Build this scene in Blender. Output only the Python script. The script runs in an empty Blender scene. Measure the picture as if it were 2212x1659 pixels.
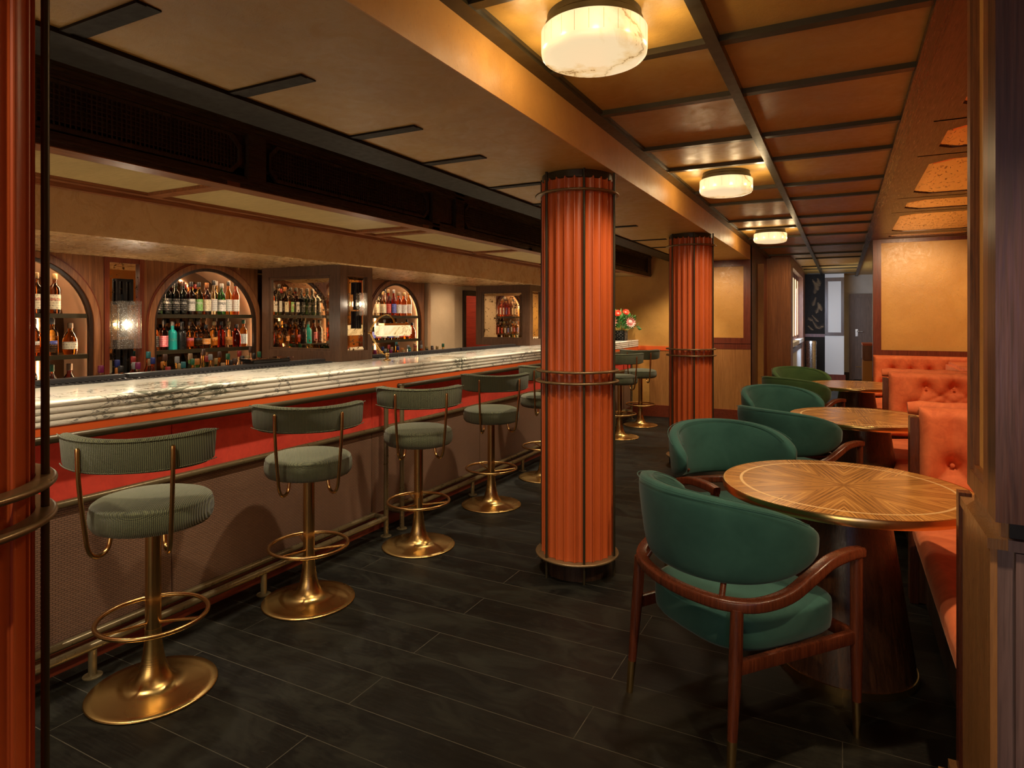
import bpy, bmesh, math, random
from mathutils import Vector, Matrix
random.seed(7)
PI = math.pi
S = bpy.context.scene
COL = S.collection
# ------------------------------------------------------------------ camera
FPX, HORIZON = 1377.0, 688.0
YAW = math.atan((1820 - 1106) / FPX)
cam = bpy.data.cameras.new('camera')
cam.sensor_width = 36.0
cam.lens = FPX / 2212 * 36.0
cam.shift_y = -(829.5 - HORIZON) / 2212
cam.clip_start = 0.05
camo = bpy.data.objects.new('camera', cam)
COL.objects.link(camo)
camo.location = (0, 0, 1.45)
camo.rotation_euler = (PI / 2, 0, YAW)
S.camera = camo
# ------------------------------------------------------------------ world and exposure
S.view_settings.view_transform = 'Standard'
S.view_settings.look = 'None'
S.view_settings.exposure = 0.6
S.view_settings.gamma = 1.0
S.view_settings.use_curve_mapping = False
w = bpy.data.worlds.new('world')
S.world = w
w.use_nodes = True
w.node_tree.nodes['Background'].inputs[0].default_value = (1.0, 0.72, 0.45, 1)
w.node_tree.nodes['Background'].inputs[1].default_value = 0.05


def spot(x, y, z, tx, ty, tz, power, color=(1.0, 0.70, 0.40), angle=70, blend=0.6, size=0.03):
    l = bpy.data.lights.new('downlight', 'SPOT')
    l.energy = power
    l.color = color
    l.spot_size = math.radians(angle)
    l.spot_blend = blend
    l.shadow_soft_size = size
    o = bpy.data.objects.new('downlight', l)
    COL.objects.link(o)
    o.location = (x, y, z)
    d = Vector((tx - x, ty - y, tz - z))
    o.rotation_euler = d.to_track_quat('-Z', 'Y').to_euler()
    return o


def area(x, y, z, tx, ty, tz, power, sx, sy, color=(1.0, 0.70, 0.40), spread=180):
    l = bpy.data.lights.new('daylight_and_fill', 'AREA')
    l.energy = power
    l.color = color
    l.shape = 'RECTANGLE'
    l.size, l.size_y = sx, sy
    l.spread = math.radians(spread)
    o = bpy.data.objects.new('daylight_and_fill', l)
    COL.objects.link(o)
    o.location = (x, y, z)
    d = Vector((tx - x, ty - y, tz - z))
    o.rotation_euler = d.to_track_quat('-Z', 'Y').to_euler()
    return o


WARM = (1.0, 0.72, 0.42)
NEUT = (1.0, 0.83, 0.60)
# ceiling spots over the aisle, aimed at stools, columns and chairs
for sy in (0.6, 2.6, 4.6, 6.8, 8.7):
    spot(-1.75, sy, 2.24, -2.45, sy + 0.25, 0, 46, NEUT, 95, 0.7)
for sy in (1.5, 3.3, 5.6, 8.0):
    spot(-0.75, sy, 2.44, -0.75, sy + 0.4, 0, 22, NEUT, 95, 0.7)
for sy in (0.9, 2.9, 5.0, 7.4):
    spot(0.60, sy, 2.43, 0.30, sy + 0.35, 0.6, 58, WARM, 90, 0.6)
# spots added at the right front to brighten the fluted columns
for sy in (-0.35, 2.55, 5.5):
    spot(-0.62, sy, 2.42, -1.38, sy + 0.92, 1.15, 26, (1.0, 0.78, 0.52), 60, 0.7, 0.02)
# counter spots under the bar ceiling
for sy in (0.9, 1.9, 2.9, 4.6, 5.6, 6.4, 7.6, 8.7):
    spot(-2.72, sy, 2.05, -3.0, sy, 1.1, 42, NEUT, 100, 0.8)
for sy in (1.2, 2.3, 3.3, 4.5, 5.4, 6.2):
    spot(-3.62, sy, 1.83, -4.1, sy, 1.0, 11, NEUT, 125, 0.9)
spot(-1.6, 8.3, 2.24, -1.5, 9.3, 1.3, 34, WARM, 90, 0.8)
spot(0.75, 8.0, 2.43, 0.8, 9.3, 1.5, 62, WARM, 90, 0.8)
spot(-0.2, 10.6, 2.43, -0.9, 11.6, 1.4, 24, WARM, 90, 0.8)
# blue daylight behind the camera, an added warm fill, daylight at the far side window
area(1.6, -2.6, 1.5, 0.9, 1.5, 1.0, 13, 1.6, 1.6, (0.50, 0.55, 1.0))
area(-0.9, -3.0, 1.0, -1.6, 3.0, 2.6, 27, 3.0, 1.2, (1.0, 0.80, 0.55))  # warm fill added behind the camera, aimed upward
area(-0.70, 13.9, 1.5, 0.6, 14.8, 0.9, 40, 1.4, 1.3, (0.62, 0.76, 1.0))
spot(0.2, 12.5, 2.45, 0.2, 14.5, 0.6, 30, WARM, 100, 0.8)

# ------------------------------------------------------------------ materials


class N:
    def __init__(s, name):
        s.m = bpy.data.materials.new(name)
        s.m.use_nodes = True
        s.t = s.m.node_tree
        s.b = s.t.nodes['Principled BSDF']
        s.tc = None

    def new(s, typ, **kw):
        n = s.t.nodes.new('ShaderNode' + typ)
        for k, v in kw.items():
            setattr(n, k, v)
        return n

    def link(s, a, b):
        s.t.links.new(a, b)

    def set(s, **kw):
        for k, v in kw.items():
            k = k.replace('_', ' ')
            if isinstance(v, tuple) and len(v) == 3:
                v = v + (1,)
            s.b.inputs[k].default_value = v
        return s

    def coord(s, scale=(1, 1, 1), rot=(0, 0, 0), src='Object'):
        if s.tc is None:
            s.tc = s.new('TexCoord')
        mp = s.new('Mapping')
        mp.inputs['Scale'].default_value = scale
        mp.inputs['Rotation'].default_value = rot
        s.link(s.tc.outputs[src], mp.inputs['Vector'])
        return mp.outputs['Vector']

    def noise(s, vec, scale, detail=4, rough=0.55, dist=0.0):
        n = s.new('TexNoise')
        n.inputs['Scale'].default_value = scale
        n.inputs['Detail'].default_value = detail
        n.inputs['Roughness'].default_value = rough
        n.inputs['Distortion'].default_value = dist
        s.link(vec, n.inputs['Vector'])
        return n.outputs['Fac']

    def ramp(s, fac, stops, interp='LINEAR'):
        r = s.new('ValToRGB')
        r.color_ramp.interpolation = interp
        els = r.color_ramp.elements
        els[0].position, els[0].color = stops[0][0], tuple(stops[0][1]) + (1,)
        els[1].position, els[1].color = stops[-1][0], tuple(stops[-1][1]) + (1,)
        for p, c in stops[1:-1]:
            e = els.new(p)
            e.color = tuple(c) + (1,)
        s.link(fac, r.inputs['Fac'])
        return r.outputs['Color']

    def mix(s, fac, a, b, mode='MIX'):
        m = s.new('Mix', data_type='RGBA', blend_type=mode)
        for v, i in ((fac, 0), (a, 6), (b, 7)):
            if isinstance(v, (int, float)):
                m.inputs[i].default_value = v
            elif isinstance(v, tuple):
                m.inputs[i].default_value = v + (1,)
            else:
                s.link(v, m.inputs[i])
        return m.outputs[2]

    def bump(s, h, strength=0.3, dist=0.01):
        b = s.new('Bump')
        b.inputs['Strength'].default_value = strength
        b.inputs['Distance'].default_value = dist
        s.link(h, b.inputs['Height'])
        s.link(b.outputs['Normal'], s.b.inputs['Normal'])
        return s

    def base(s, c):
        s.link(c, s.b.inputs['Base Color'])
        return s

    def math(s, op, a, b=None):
        m = s.new('Math', operation=op)
        for i, v in enumerate((a, b)):
            if v is None:
                continue
            if isinstance(v, (int, float)):
                m.inputs[i].default_value = v
            else:
                s.link(v, m.inputs[i])
        return m.outputs[0]

    def mrange(s, v, a, b, c, d):
        m = s.new('MapRange')
        for i, x in enumerate((a, b, c, d)):
            m.inputs[i + 1].default_value = x
        s.link(v, m.inputs[0])
        return m.outputs[0]

    def rough(s, v):
        s.link(v, s.b.inputs['Roughness'])
        return s


def simple(name, col, rough=0.5, metal=0.0, **kw):
    n = N(name)
    n.set(Base_Color=col, Roughness=rough, Metallic=metal, **kw)
    v = n.coord()
    f = n.noise(v, 30, 3)
    n.rough(n.mrange(f, 0.3, 0.7, max(rough - 0.05, 0.0), min(rough + 0.06, 1)))
    return n.m


def plaster(name, c1, c2, rough=0.38, bs=0.25):
    n = N(name)
    v = n.coord()
    f1 = n.noise(v, 2.2, 5, 0.6, 0.6)
    f2 = n.noise(n.coord((1, 1, 1), (0.4, 0.3, 0.7)), 9, 8, 0.65, 1.8)
    st = n.noise(n.coord((3, 9, 3), (0.2, 0.5, 0.9)), 7, 6, 0.7, 3.5)
    c = n.ramp(f1, [(0.3, c1), (0.7, c2)])
    c = n.mix(n.mrange(st, 0.59, 0.63, 0, 0.32), c, tuple(x * 0.55 for x in c1))
    n.base(c)
    n.rough(n.mrange(f2, 0.3, 0.7, rough - 0.1, rough + 0.14))
    n.bump(n.math('ADD', f2, n.math('MULTIPLY', st, 0.8)), bs, 0.006)
    return n.m


def wood(name, c1, c2, rough=0.35, axis=2, sc=1.0, bump=0.12):
    n = N(name)
    s3 = [26 * sc, 26 * sc, 26 * sc]
    s3[axis] = 1.3 * sc
    f = n.noise(n.coord(tuple(s3)), 1.6, 6, 0.62, 1.2)
    s4 = [90 * sc] * 3
    s4[axis] = 3.0 * sc
    g = n.noise(n.coord(tuple(s4)), 3.0, 3, 0.5)
    mid = tuple((a + b) / 2 for a, b in zip(c1, c2))
    c = n.ramp(f, [(0.30, c1), (0.5, mid), (0.70, c2)])
    c = n.mix(n.mrange(g, 0.52, 0.68, 0, 0.45), c, tuple(x * 0.6 for x in c1))
    n.base(c)
    n.rough(n.mrange(g, 0.3, 0.7, rough - 0.06, rough + 0.1))
    n.bump(g, bump, 0.003)
    return n.m


M = {}
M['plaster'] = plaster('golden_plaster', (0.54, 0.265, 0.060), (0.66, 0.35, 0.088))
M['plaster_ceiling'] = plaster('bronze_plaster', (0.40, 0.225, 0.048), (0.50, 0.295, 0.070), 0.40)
M['plaster_bulk'] = plaster('tan_plaster', (0.42, 0.235, 0.095), (0.52, 0.31, 0.13), 0.27)
M['plaster_pale'] = plaster('pale_plaster', (0.56, 0.38, 0.22), (0.68, 0.48, 0.29), 0.45)
M['plaster_grey'] = plaster('grey_plaster', (0.45, 0.40, 0.33), (0.55, 0.50, 0.42), 0.6)
M['walnut'] = wood('walnut', (0.13, 0.042, 0.014), (0.34, 0.13, 0.045), 0.35)
M['walnut_y'] = wood('walnut_along', (0.12, 0.035, 0.012), (0.30, 0.10, 0.035), 0.35, 1)
M['walnut_x'] = wood('walnut_across', (0.12, 0.035, 0.012), (0.30, 0.10, 0.035), 0.35, 0)
M['pedestalwood'] = wood('dark_walnut_veneer', (0.030, 0.012, 0.005), (0.105, 0.042, 0.016), 0.3)
M['redpanel'] = wood('red_stained_panel', (0.20, 0.018, 0.008), (0.36, 0.045, 0.018), 0.35, 0)
M['redwood'] = wood('red_timber', (0.10, 0.016, 0.006), (0.20, 0.040, 0.015), 0.32)
M['redwood_y'] = wood('red_timber_along', (0.10, 0.016, 0.006), (0.20, 0.040, 0.015), 0.32, 1)
M['panelwood'] = wood('panel_timber', (0.30, 0.12, 0.030), (0.44, 0.20, 0.058), 0.42)
M['pilasterwood'] = wood('pilaster_timber', (0.20, 0.065, 0.018), (0.34, 0.12, 0.035), 0.3, 2, 0.7)
M['darkwood'] = wood('dark_timber', (0.020, 0.010, 0.006), (0.055, 0.028, 0.016), 0.3)
M['blackwood'] = simple('near_black_timber', (0.014, 0.009, 0.005), 0.6, 0.0, Specular_IOR_Level=0.2)
M['darkwood_y'] = wood('dark_timber_along', (0.020, 0.010, 0.006), (0.050, 0.026, 0.015), 0.28, 1)
M['brownwood'] = wood('brown_frame_timber', (0.055, 0.026, 0.014), (0.12, 0.060, 0.034), 0.3)
M['brownboard'] = wood('brown_board', (0.07, 0.028, 0.014), (0.14, 0.062, 0.032), 0.32, 1)
M['frontwood'] = wood('foreground_dark_timber', (0.035, 0.012, 0.008), (0.11, 0.045, 0.030), 0.34, 2, 0.8)
M['purple_lit_wood'] = wood('purple_lit_timber', (0.10, 0.060, 0.060), (0.21, 0.135, 0.13), 0.42, 2, 0.6)  # purple cast of the light put into the timber colour
M['sidewood'] = wood('oiled_side_timber', (0.22, 0.10, 0.035), (0.33, 0.16, 0.055), 0.3)
M['tanwood'] = wood('grey_brown_door_timber', (0.09, 0.050, 0.030), (0.17, 0.10, 0.065), 0.4)
M['chairwood'] = wood('mahogany', (0.055, 0.012, 0.005), (0.140, 0.034, 0.013), 0.26, 2, 1.6)
M['bronze'] = simple('dark_bronze', (0.050, 0.038, 0.018), 0.36, 0.4)
M['railbronze'] = simple('olive_bronze', (0.20, 0.155, 0.078), 0.30, 0.45)
M['ringbronze'] = simple('brown_bronze', (0.21, 0.135, 0.062), 0.32, 0.5)
M['black'] = simple('black_metal', (0.012, 0.012, 0.012), 0.35, 0.4)
M['rubber'] = simple('black_rubber', (0.022, 0.021, 0.022), 0.45)
M['steel'] = simple('brushed_steel', (0.62, 0.62, 0.62), 0.28, 1.0)
M['whitepaint'] = simple('white_paint', (0.72, 0.72, 0.70), 0.4)
M['orangetrim'] = simple('orange_lacquer', (0.80, 0.13, 0.025), 0.4)


def brass(name, col, r=0.24, rings=False):
    n = N(name)
    n.set(Base_Color=col, Metallic=1.0, Roughness=r)
    n.b.inputs['Anisotropic'].default_value = 0.55
    f = n.noise(n.coord(), 3, 2)
    n.rough(n.mrange(f, 0.3, 0.7, r - 0.02, r + 0.03))
    if rings:
        v = n.coord()
        sp = n.new('SeparateXYZ')
        n.link(v, sp.inputs[0])
        rad = n.math('SQRT', n.math('ADD', n.math('MULTIPLY', sp.outputs[0], sp.outputs[0]), n.math('MULTIPLY', sp.outputs[1], sp.outputs[1])))
        h = n.math('SINE', n.math('MULTIPLY', rad, 3600))
        n.bump(h, 0.04, 0.0006)
    return n.m


M['brass'] = brass('antique_brass', (0.62, 0.41, 0.15), 0.27, True)
M['brasspole'] = brass('antique_brass_tube', (0.58, 0.36, 0.14), 0.25)
M['inlay'] = simple('pale_brass_inlay', (0.72, 0.47, 0.20), 0.35, 0.2)
M['brassbright'] = brass('bright_brass', (0.80, 0.55, 0.22), 0.22)
M['mirror'] = simple('mirror', (0.80, 0.76, 0.68), 0.02, 1.0)


def antique():
    n = N('antiqued_mirror')
    v = n.coord()
    f = n.noise(v, 9, 10, 0.75, 0.8)
    g = n.noise(v, 46, 4, 0.6)
    sp = n.mrange(n.math('MULTIPLY', f, g), 0.31, 0.345, 0, 1)
    n.base(n.mix(sp, (0.78, 0.66, 0.48), (0.10, 0.05, 0.015)))
    n.set(Metallic=1.0)
    n.rough(n.mrange(sp, 0, 1, 0.035, 0.5))
    return n.m


def antique_gold():
    n = N('gold_antiqued_glass')
    f = n.noise(n.coord((5, 1.6, 5)), 7, 9, 0.75, 1.0)
    sp = n.mrange(f, 0.56, 0.62, 0, 1)
    n.base(n.mix(sp, (0.80, 0.52, 0.20), (0.20, 0.10, 0.03)))
    n.set(Metallic=1.0)
    n.rough(n.mrange(sp, 0, 1, 0.22, 0.5))
    return n.m


M['antique'] = antique()
M['darkmirror'] = simple('smoked_mirror', (0.17, 0.12, 0.08), 0.03, 1.0)
M['goldglass'] = antique_gold()


def marble():
    n = N('white_marble')
    v = n.coord((1.3, 0.55, 1.5), (0.1, 0.2, 0.35))
    d = n.noise(v, 1.7, 9, 0.62, 1.6)
    ridge = n.math('ABSOLUTE', n.math('SUBTRACT', d, 0.5))
    vein = n.mrange(ridge, 0.0, 0.011, 1, 0)
    d2 = n.noise(n.coord((3, 1.2, 3), (0.5, 0.1, 0.2)), 2.6, 9, 0.7, 2.2)
    vein2 = n.mrange(n.math('ABSOLUTE', n.math('SUBTRACT', d2, 0.52)), 0.0, 0.004, 0.6, 0)
    cl = n.noise(n.coord((1, 0.5, 1)), 2.4, 4)
    patch = n.mrange(cl, 0.54, 0.60, 0, 1)
    fine = n.mrange(n.noise(n.coord((5, 2, 5)), 3.5, 8, 0.7, 2.5), 0.48, 0.52, 0, 0.85)
    c = n.mix(n.mrange(cl, 0.35, 0.6, 0, 1), (0.84, 0.79, 0.69), (0.78, 0.75, 0.62))
    c = n.mix(n.math('MULTIPLY', patch, fine), c, (0.07, 0.085, 0.055))
    c = n.mix(vein, c, (0.10, 0.10, 0.085))
    c = n.mix(vein2, c, (0.16, 0.15, 0.12))
    n.base(c)
    n.set(Roughness=0.10)
    return n.m


M['marble'] = marble()


def floor_mat():
    n = N('black_plank_floor')
    br = n.new('TexBrick')
    br.offset = 0.5
    br.inputs['Scale'].default_value = 1.0
    br.inputs['Brick Width'].default_value = 1.65
    br.inputs['Row Height'].default_value = 0.205
    br.inputs['Mortar Size'].default_value = 0.0016
    br.inputs['Mortar Smooth'].default_value = 0.1
    br.inputs['Bias'].default_value = 0.0
    br.inputs['Color1'].default_value = (0.0030, 0.0028, 0.0020, 1)
    br.inputs['Color2'].default_value = (0.0075, 0.0068, 0.0045, 1)
    br.inputs['Mortar'].default_value = (0.07, 0.062, 0.045, 1)
    n.link(n.coord(), br.inputs['Vector'])
    g = n.noise(n.coord((2.2, 34, 1)), 3.0, 7, 0.65, 0.8)
    sc = n.noise(n.coord((1, 1, 1)), 26, 8, 0.8, 3.0)
    big = n.noise(n.coord((1, 1.6, 1)), 3.2, 8, 0.68, 0.8)
    c = n.mix(n.mrange(g, 0.52, 0.72, 0, 0.5), br.outputs['Color'], (0.014, 0.012, 0.0075))
    c = n.mix(n.mrange(sc, 0.60, 0.68, 0, 0.5), c, (0.060, 0.055, 0.038))
    c = n.mix(n.mrange(big, 0.46, 0.62, 0, 0.6), c, (0.019, 0.0185, 0.012))
    n.base(c)
    n.rough(n.mrange(n.math('ADD', n.math('MULTIPLY', big, 0.6), n.math('MULTIPLY', g, 0.4)), 0.35, 0.65, 0.42, 0.66))
    n.b.inputs['Specular IOR Level'].default_value = 0.22
    n.bump(n.math('ADD', n.math('MULTIPLY', g, 0.5), n.math('MULTIPLY', br.outputs['Fac'], -1.2)), 0.35, 0.002)
    return n.m


M['floor'] = floor_mat()


def knit():
    n = N('ribbed_green_knit')
    v = n.coord()
    sp = n.new('SeparateXYZ')
    n.link(v, sp.inputs[0])
    a = n.math('SINE', n.math('MULTIPLY', sp.outputs[1], 2 * PI / 0.0062))
    b = n.math('SINE', n.math('ADD', n.math('MULTIPLY', n.math('ADD', sp.outputs[2], sp.outputs[0]), 2 * PI / 0.005), n.math('MULTIPLY', a, 0.8)))
    h = n.math('ADD', a, n.math('MULTIPLY', b, 0.6))
    f = n.mrange(h, -1.1, 1.3, 0, 1)
    n.base(n.mix(f, (0.016, 0.019, 0.008), (0.155, 0.165, 0.068)))
    n.set(Roughness=0.85)
    n.b.inputs['Sheen Weight'].default_value = 0.25
    n.bump(h, 0.7, 0.0015)
    return n.m


M['knit'] = knit()


def fabric(name, c1, c2, sheen=0.5, weave=900):
    n = N(name)
    v = n.coord()
    sp = n.new('SeparateXYZ')
    n.link(v, sp.inputs[0])
    a = n.math('SINE', n.math('MULTIPLY', n.math('ADD', sp.outputs[0], sp.outputs[1]), weave * 1.6))
    b = n.math('SINE', n.math('MULTIPLY', sp.outputs[2], weave * 1.9))
    wv = n.math('MULTIPLY', a, b)
    f = n.noise(v, 5, 5, 0.6, 0.5)
    c = n.ramp(f, [(0.3, c1), (0.7, c2)])
    c = n.mix(n.mrange(wv, -1, 1, 0, 0.35), c, tuple(x * 0.45 for x in c1))
    n.base(c)
    n.set(Roughness=0.9)
    n.b.inputs['Sheen Weight'].default_value = sheen
    n.b.inputs['Sheen Roughness'].default_value = 0.4
    n.bump(wv, 0.25, 0.001)
    return n.m


M['green'] = fabric('green_upholstery', (0.010, 0.068, 0.055), (0.028, 0.112, 0.090), 0.15)
M['green2'] = fabric('olive_upholstery', (0.032, 0.085, 0.022), (0.060, 0.125, 0.034), 0.15)


def velvet(name, c1, c2, sheen=0.8):
    n = N(name)
    v = n.coord()
    f = n.noise(v, 4.5, 6, 0.65, 1.2)
    g = n.noise(v, 18, 5, 0.6, 1.0)
    c = n.ramp(f, [(0.3, c1), (0.7, c2)])
    c = n.mix(n.mrange(g, 0.4, 0.65, 0, 0.3), c, tuple(min(1, x * 1.4) for x in c2))
    n.base(c)
    n.set(Roughness=0.8)
    n.b.inputs['Sheen Weight'].default_value = sheen
    n.b.inputs['Sheen Roughness'].default_value = 0.35
    n.b.inputs['Sheen Tint'].default_value = (1.0, 0.55, 0.35, 1)
    n.bump(f, 0.15, 0.01)
    return n.m


M['velvet'] = velvet('rust_orange_velvet', (0.58, 0.105, 0.030), (0.74, 0.185, 0.058), 0.25)
M['leather'] = velvet('red_leather', (0.58, 0.040, 0.022), (0.72, 0.065, 0.032), 0.1)


def column_paint():
    n = N('terracotta_lacquer')
    f = n.noise(n.coord((1, 1, 0.5)), 3, 4)
    n.base(n.ramp(f, [(0.3, (0.50, 0.090, 0.020)), (0.7, (0.57, 0.112, 0.026))]))
    n.set(Roughness=0.33)
    return n.m


M['terracotta'] = column_paint()


def woven():
    n = N('woven_taupe_leather')
    v = n.coord((1, 1, 1), (0, PI / 2, 0))
    sp = n.new('SeparateXYZ')
    n.link(n.coord(), sp.inputs[0])
    cb = n.new('CombineXYZ')
    n.link(sp.outputs[1], cb.inputs[0])
    n.link(sp.outputs[2], cb.inputs[1])
    br = n.new('TexBrick')
    br.inputs['Scale'].default_value = 1.0
    br.inputs['Brick Width'].default_value = 0.022
    br.inputs['Row Height'].default_value = 0.009
    br.inputs['Mortar Size'].default_value = 0.0014
    br.inputs['Mortar Smooth'].default_value = 0.8
    br.inputs['Color1'].default_value = (0.235, 0.130, 0.080, 1)
    br.inputs['Color2'].default_value = (0.26, 0.145, 0.090, 1)
    br.inputs['Mortar'].default_value = (0.095, 0.050, 0.030, 1)
    n.link(cb.outputs[0], br.inputs['Vector'])
    n.base(br.outputs['Color'])
    n.set(Roughness=0.38)
    n.bump(n.math('MULTIPLY', br.outputs['Fac'], -1), 0.8, 0.003)
    return n.m


M['woven'] = woven()


def grasscloth():
    n = N('grasscloth_panel')
    f = n.noise(n.coord((5, 60, 5)), 3, 6, 0.65)
    g = n.noise(n.coord((2, 6, 2)), 1.5, 3)
    n.base(n.mix(n.mrange(g, 0.4, 0.6, 0, 0.35), n.ramp(f, [(0.35, (0.37, 0.26, 0.11)), (0.65, (0.52, 0.38, 0.17))]), (0.32, 0.22, 0.09)))
    n.set(Roughness=0.45)
    n.bump(f, 0.1, 0.002)
    return n.m


M['grasscloth'] = grasscloth()
M['lining'] = simple('pale_peach_timber_lining', (0.62, 0.40, 0.25), 0.5)


def starburst():
    n = N('starburst_veneer')
    sp = n.new('SeparateXYZ')
    n.link(n.coord(), sp.inputs[0])
    ang = n.math('ARCTAN2', sp.outputs[1], sp.outputs[0])
    K = 2 * PI / 10
    k = n.math('MULTIPLY', n.math('ROUND', n.math('DIVIDE', ang, K)), K)
    rad = n.math('SQRT', n.math('ADD', n.math('MULTIPLY', sp.outputs[0], sp.outputs[0]), n.math('MULTIPLY', sp.outputs[1], sp.outputs[1])))
    da = n.math('SUBTRACT', ang, k)
    u = n.math('MULTIPLY', rad, n.math('COSINE', da))
    vv = n.math('ABSOLUTE', n.math('MULTIPLY', rad, n.math('SINE', da)))
    cb = n.new('CombineXYZ')
    n.link(n.math('MULTIPLY', u, 2.0), cb.inputs[0])
    n.link(n.math('MULTIPLY', vv, 110.0), cb.inputs[1])
    f = n.noise(cb.outputs[0], 1.0, 4, 0.6, 0.12)
    n.base(n.ramp(f, [(0.34, (0.10, 0.030, 0.007)), (0.5, (0.40, 0.175, 0.040)), (0.66, (0.66, 0.34, 0.090))]))
    n.set(Roughness=0.22)
    return n.m


M['starburst'] = starburst()


def alabaster(name, e, vs=3.0):
    n = N(name)
    v = n.coord((1, 1, 1.0), (0.3, 0.2, 0.5))
    d = n.noise(v, vs * 0.42, 9, 0.60, 0.4)
    r = n.math('ABSOLUTE', n.math('SUBTRACT', d, 0.5))
    vein = n.mrange(r, 0.0, 0.008, 0.9, 0)
    halo = n.mrange(r, 0.0, 0.06, 0.7, 0)
    gate = n.mrange(n.noise(v, 3.0, 2), 0.42, 0.58, 0.45, 1)
    c = n.mix(n.math('MULTIPLY', halo, gate), (1.0, 0.76, 0.44), (0.80, 0.46, 0.13))
    c = n.mix(n.math('MULTIPLY', vein, gate), c, (0.22, 0.11, 0.03))
    n.base(n.mix(1.0, c, (0.35, 0.35, 0.35), 'MULTIPLY'))
    n.set(Roughness=0.25)
    n.link(c, n.b.inputs['Emission Color'])
    n.b.inputs['Emission Strength'].default_value = e
    return n.m


M['alabaster'] = alabaster('glowing_alabaster', 0.58, 4.0)
M['alabaster_small'] = alabaster('glowing_alabaster_shade', 0.7, 6.0)


def emis(name, col, e):
    n = N(name)
    n.set(Base_Color=col, Emission_Color=col)
    n.b.inputs['Emission Strength'].default_value = e
    return n.m


M['led'] = emis('warm_light_strip', (1.0, 0.66, 0.38), 42.0)
M['bulb'] = emis('lit_bulb', (1.0, 0.80, 0.50), 30.0)
M['downlight'] = emis('downlight_lens', (1.0, 0.86, 0.66), 6.0)
M['windowlight'] = emis('daylight_pane', (0.95, 0.78, 0.48), 0.9)


def glassmat(name, col, rough=0.0, seeds=False):
    n = N(name)
    n.set(Base_Color=col, Roughness=rough, IOR=1.45)
    n.b.inputs['Transmission Weight'].default_value = 1.0
    if seeds:
        v = n.new('TexVoronoi')
        v.inputs['Scale'].default_value = 95
        n.link(n.coord(), v.inputs['Vector'])
        dots = n.mrange(v.outputs['Distance'], 0.10, 0.20, 1, 0)
        n.bump(dots, 0.9, 0.003)
        n.link(n.mrange(dots, 0, 1, 0.97, 0.35), n.b.inputs['Transmission Weight'])
    else:
        f = n.noise(n.coord(), 3, 2)
        n.rough(n.mrange(f, 0.3, 0.7, rough, rough + 0.01))
    return n.m


M['seedglass'] = glassmat('seeded_glass', (0.92, 0.90, 0.84), 0.03, True)
LIQ = {
    'amber': (0.90, 0.40, 0.06), 'golden': (0.95, 0.66, 0.18), 'dark red': (0.42, 0.035, 0.012), 'reddish': (0.80, 0.17, 0.03),
    'clear': (0.90, 0.92, 0.86), 'green': (0.05, 0.32, 0.06), 'dark green': (0.020, 0.075, 0.025), 'orange': (0.95, 0.33, 0.03), 'brown': (0.30, 0.10, 0.02)}
for k, c in LIQ.items():
    M['liq_' + k] = glassmat(k.replace(' ', '_') + '_bottle', c)
M['liq_turquoise'] = simple('turquoise_bottle_coating', (0.02, 0.50, 0.46), 0.35)
M['liq_black'] = simple('black_bottle_coating', (0.012, 0.011, 0.010), 0.28)
CAPS = {'black': (0.015, 0.014, 0.014), 'red': (0.36, 0.02, 0.015), 'gold': (0.36, 0.22, 0.07), 'blue': (0.015, 0.03, 0.20), 'orange': (0.50, 0.16, 0.02), 'green': (0.015, 0.14, 0.06),
        'yellow': (0.42, 0.30, 0.06), 'cork': (0.34, 0.20, 0.10), 'white': (0.50, 0.47, 0.42), 'silver': (0.30, 0.30, 0.30), 'teal': (0.015, 0.15, 0.17), 'magenta': (0.25, 0.012, 0.10), 'brown': (0.08, 0.03, 0.015)}
for k, c in CAPS.items():
    M['cap_' + k] = simple(k + '_stopper', tuple(q_ * 0.45 for q_ in c), 0.4)


def labelmat(name, bg, ink):
    n = N(name)
    sp = n.new('SeparateXYZ')
    n.link(n.coord(), sp.inputs[0])
    row = n.math('SINE', n.math('MULTIPLY', sp.outputs[2], 2 * PI / 0.013))
    f = n.noise(n.coord((1, 1, 0.35)), 330, 2, 0.6)
    ink_f = n.math('MULTIPLY', n.mrange(row, 0.35, 0.5, 0, 1), n.mrange(f, 0.50, 0.56, 0, 0.85))
    n.base(n.mix(ink_f, bg, ink))
    n.set(Roughness=0.55)
    return n.m


LAB = {'cream': ((0.80, 0.70, 0.48), (0.10, 0.06, 0.03)), 'white': ((0.84, 0.80, 0.72), (0.06, 0.05, 0.05)), 'black': ((0.018, 0.016, 0.015), (0.55, 0.50, 0.42)), 'orange': ((0.88, 0.32, 0.04), (0.95, 0.9, 0.8)),
       'red': ((0.60, 0.05, 0.04), (0.85, 0.75, 0.6)), 'green': ((0.20, 0.48, 0.10), (0.9, 0.9, 0.8)), 'blue': ((0.08, 0.10, 0.45), (0.7, 0.75, 0.85)), 'pink': ((0.78, 0.16, 0.20), (0.95, 0.85, 0.8)), 'teal': ((0.03, 0.38, 0.32), (0.8, 0.85, 0.75))}
for k, (a, b) in LAB.items():
    M['lab_' + k] = labelmat(k + '_paper_label', a, b)
M['ink_red'] = simple('red_ink', (0.55, 0.04, 0.02), 0.6)
M['ink_white'] = simple('white_ink', (0.85, 0.82, 0.75), 0.6)
M['ink_black'] = simple('black_ink', (0.02, 0.02, 0.02), 0.6)

# ------------------------------------------------------------------ geometry helpers


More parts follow.
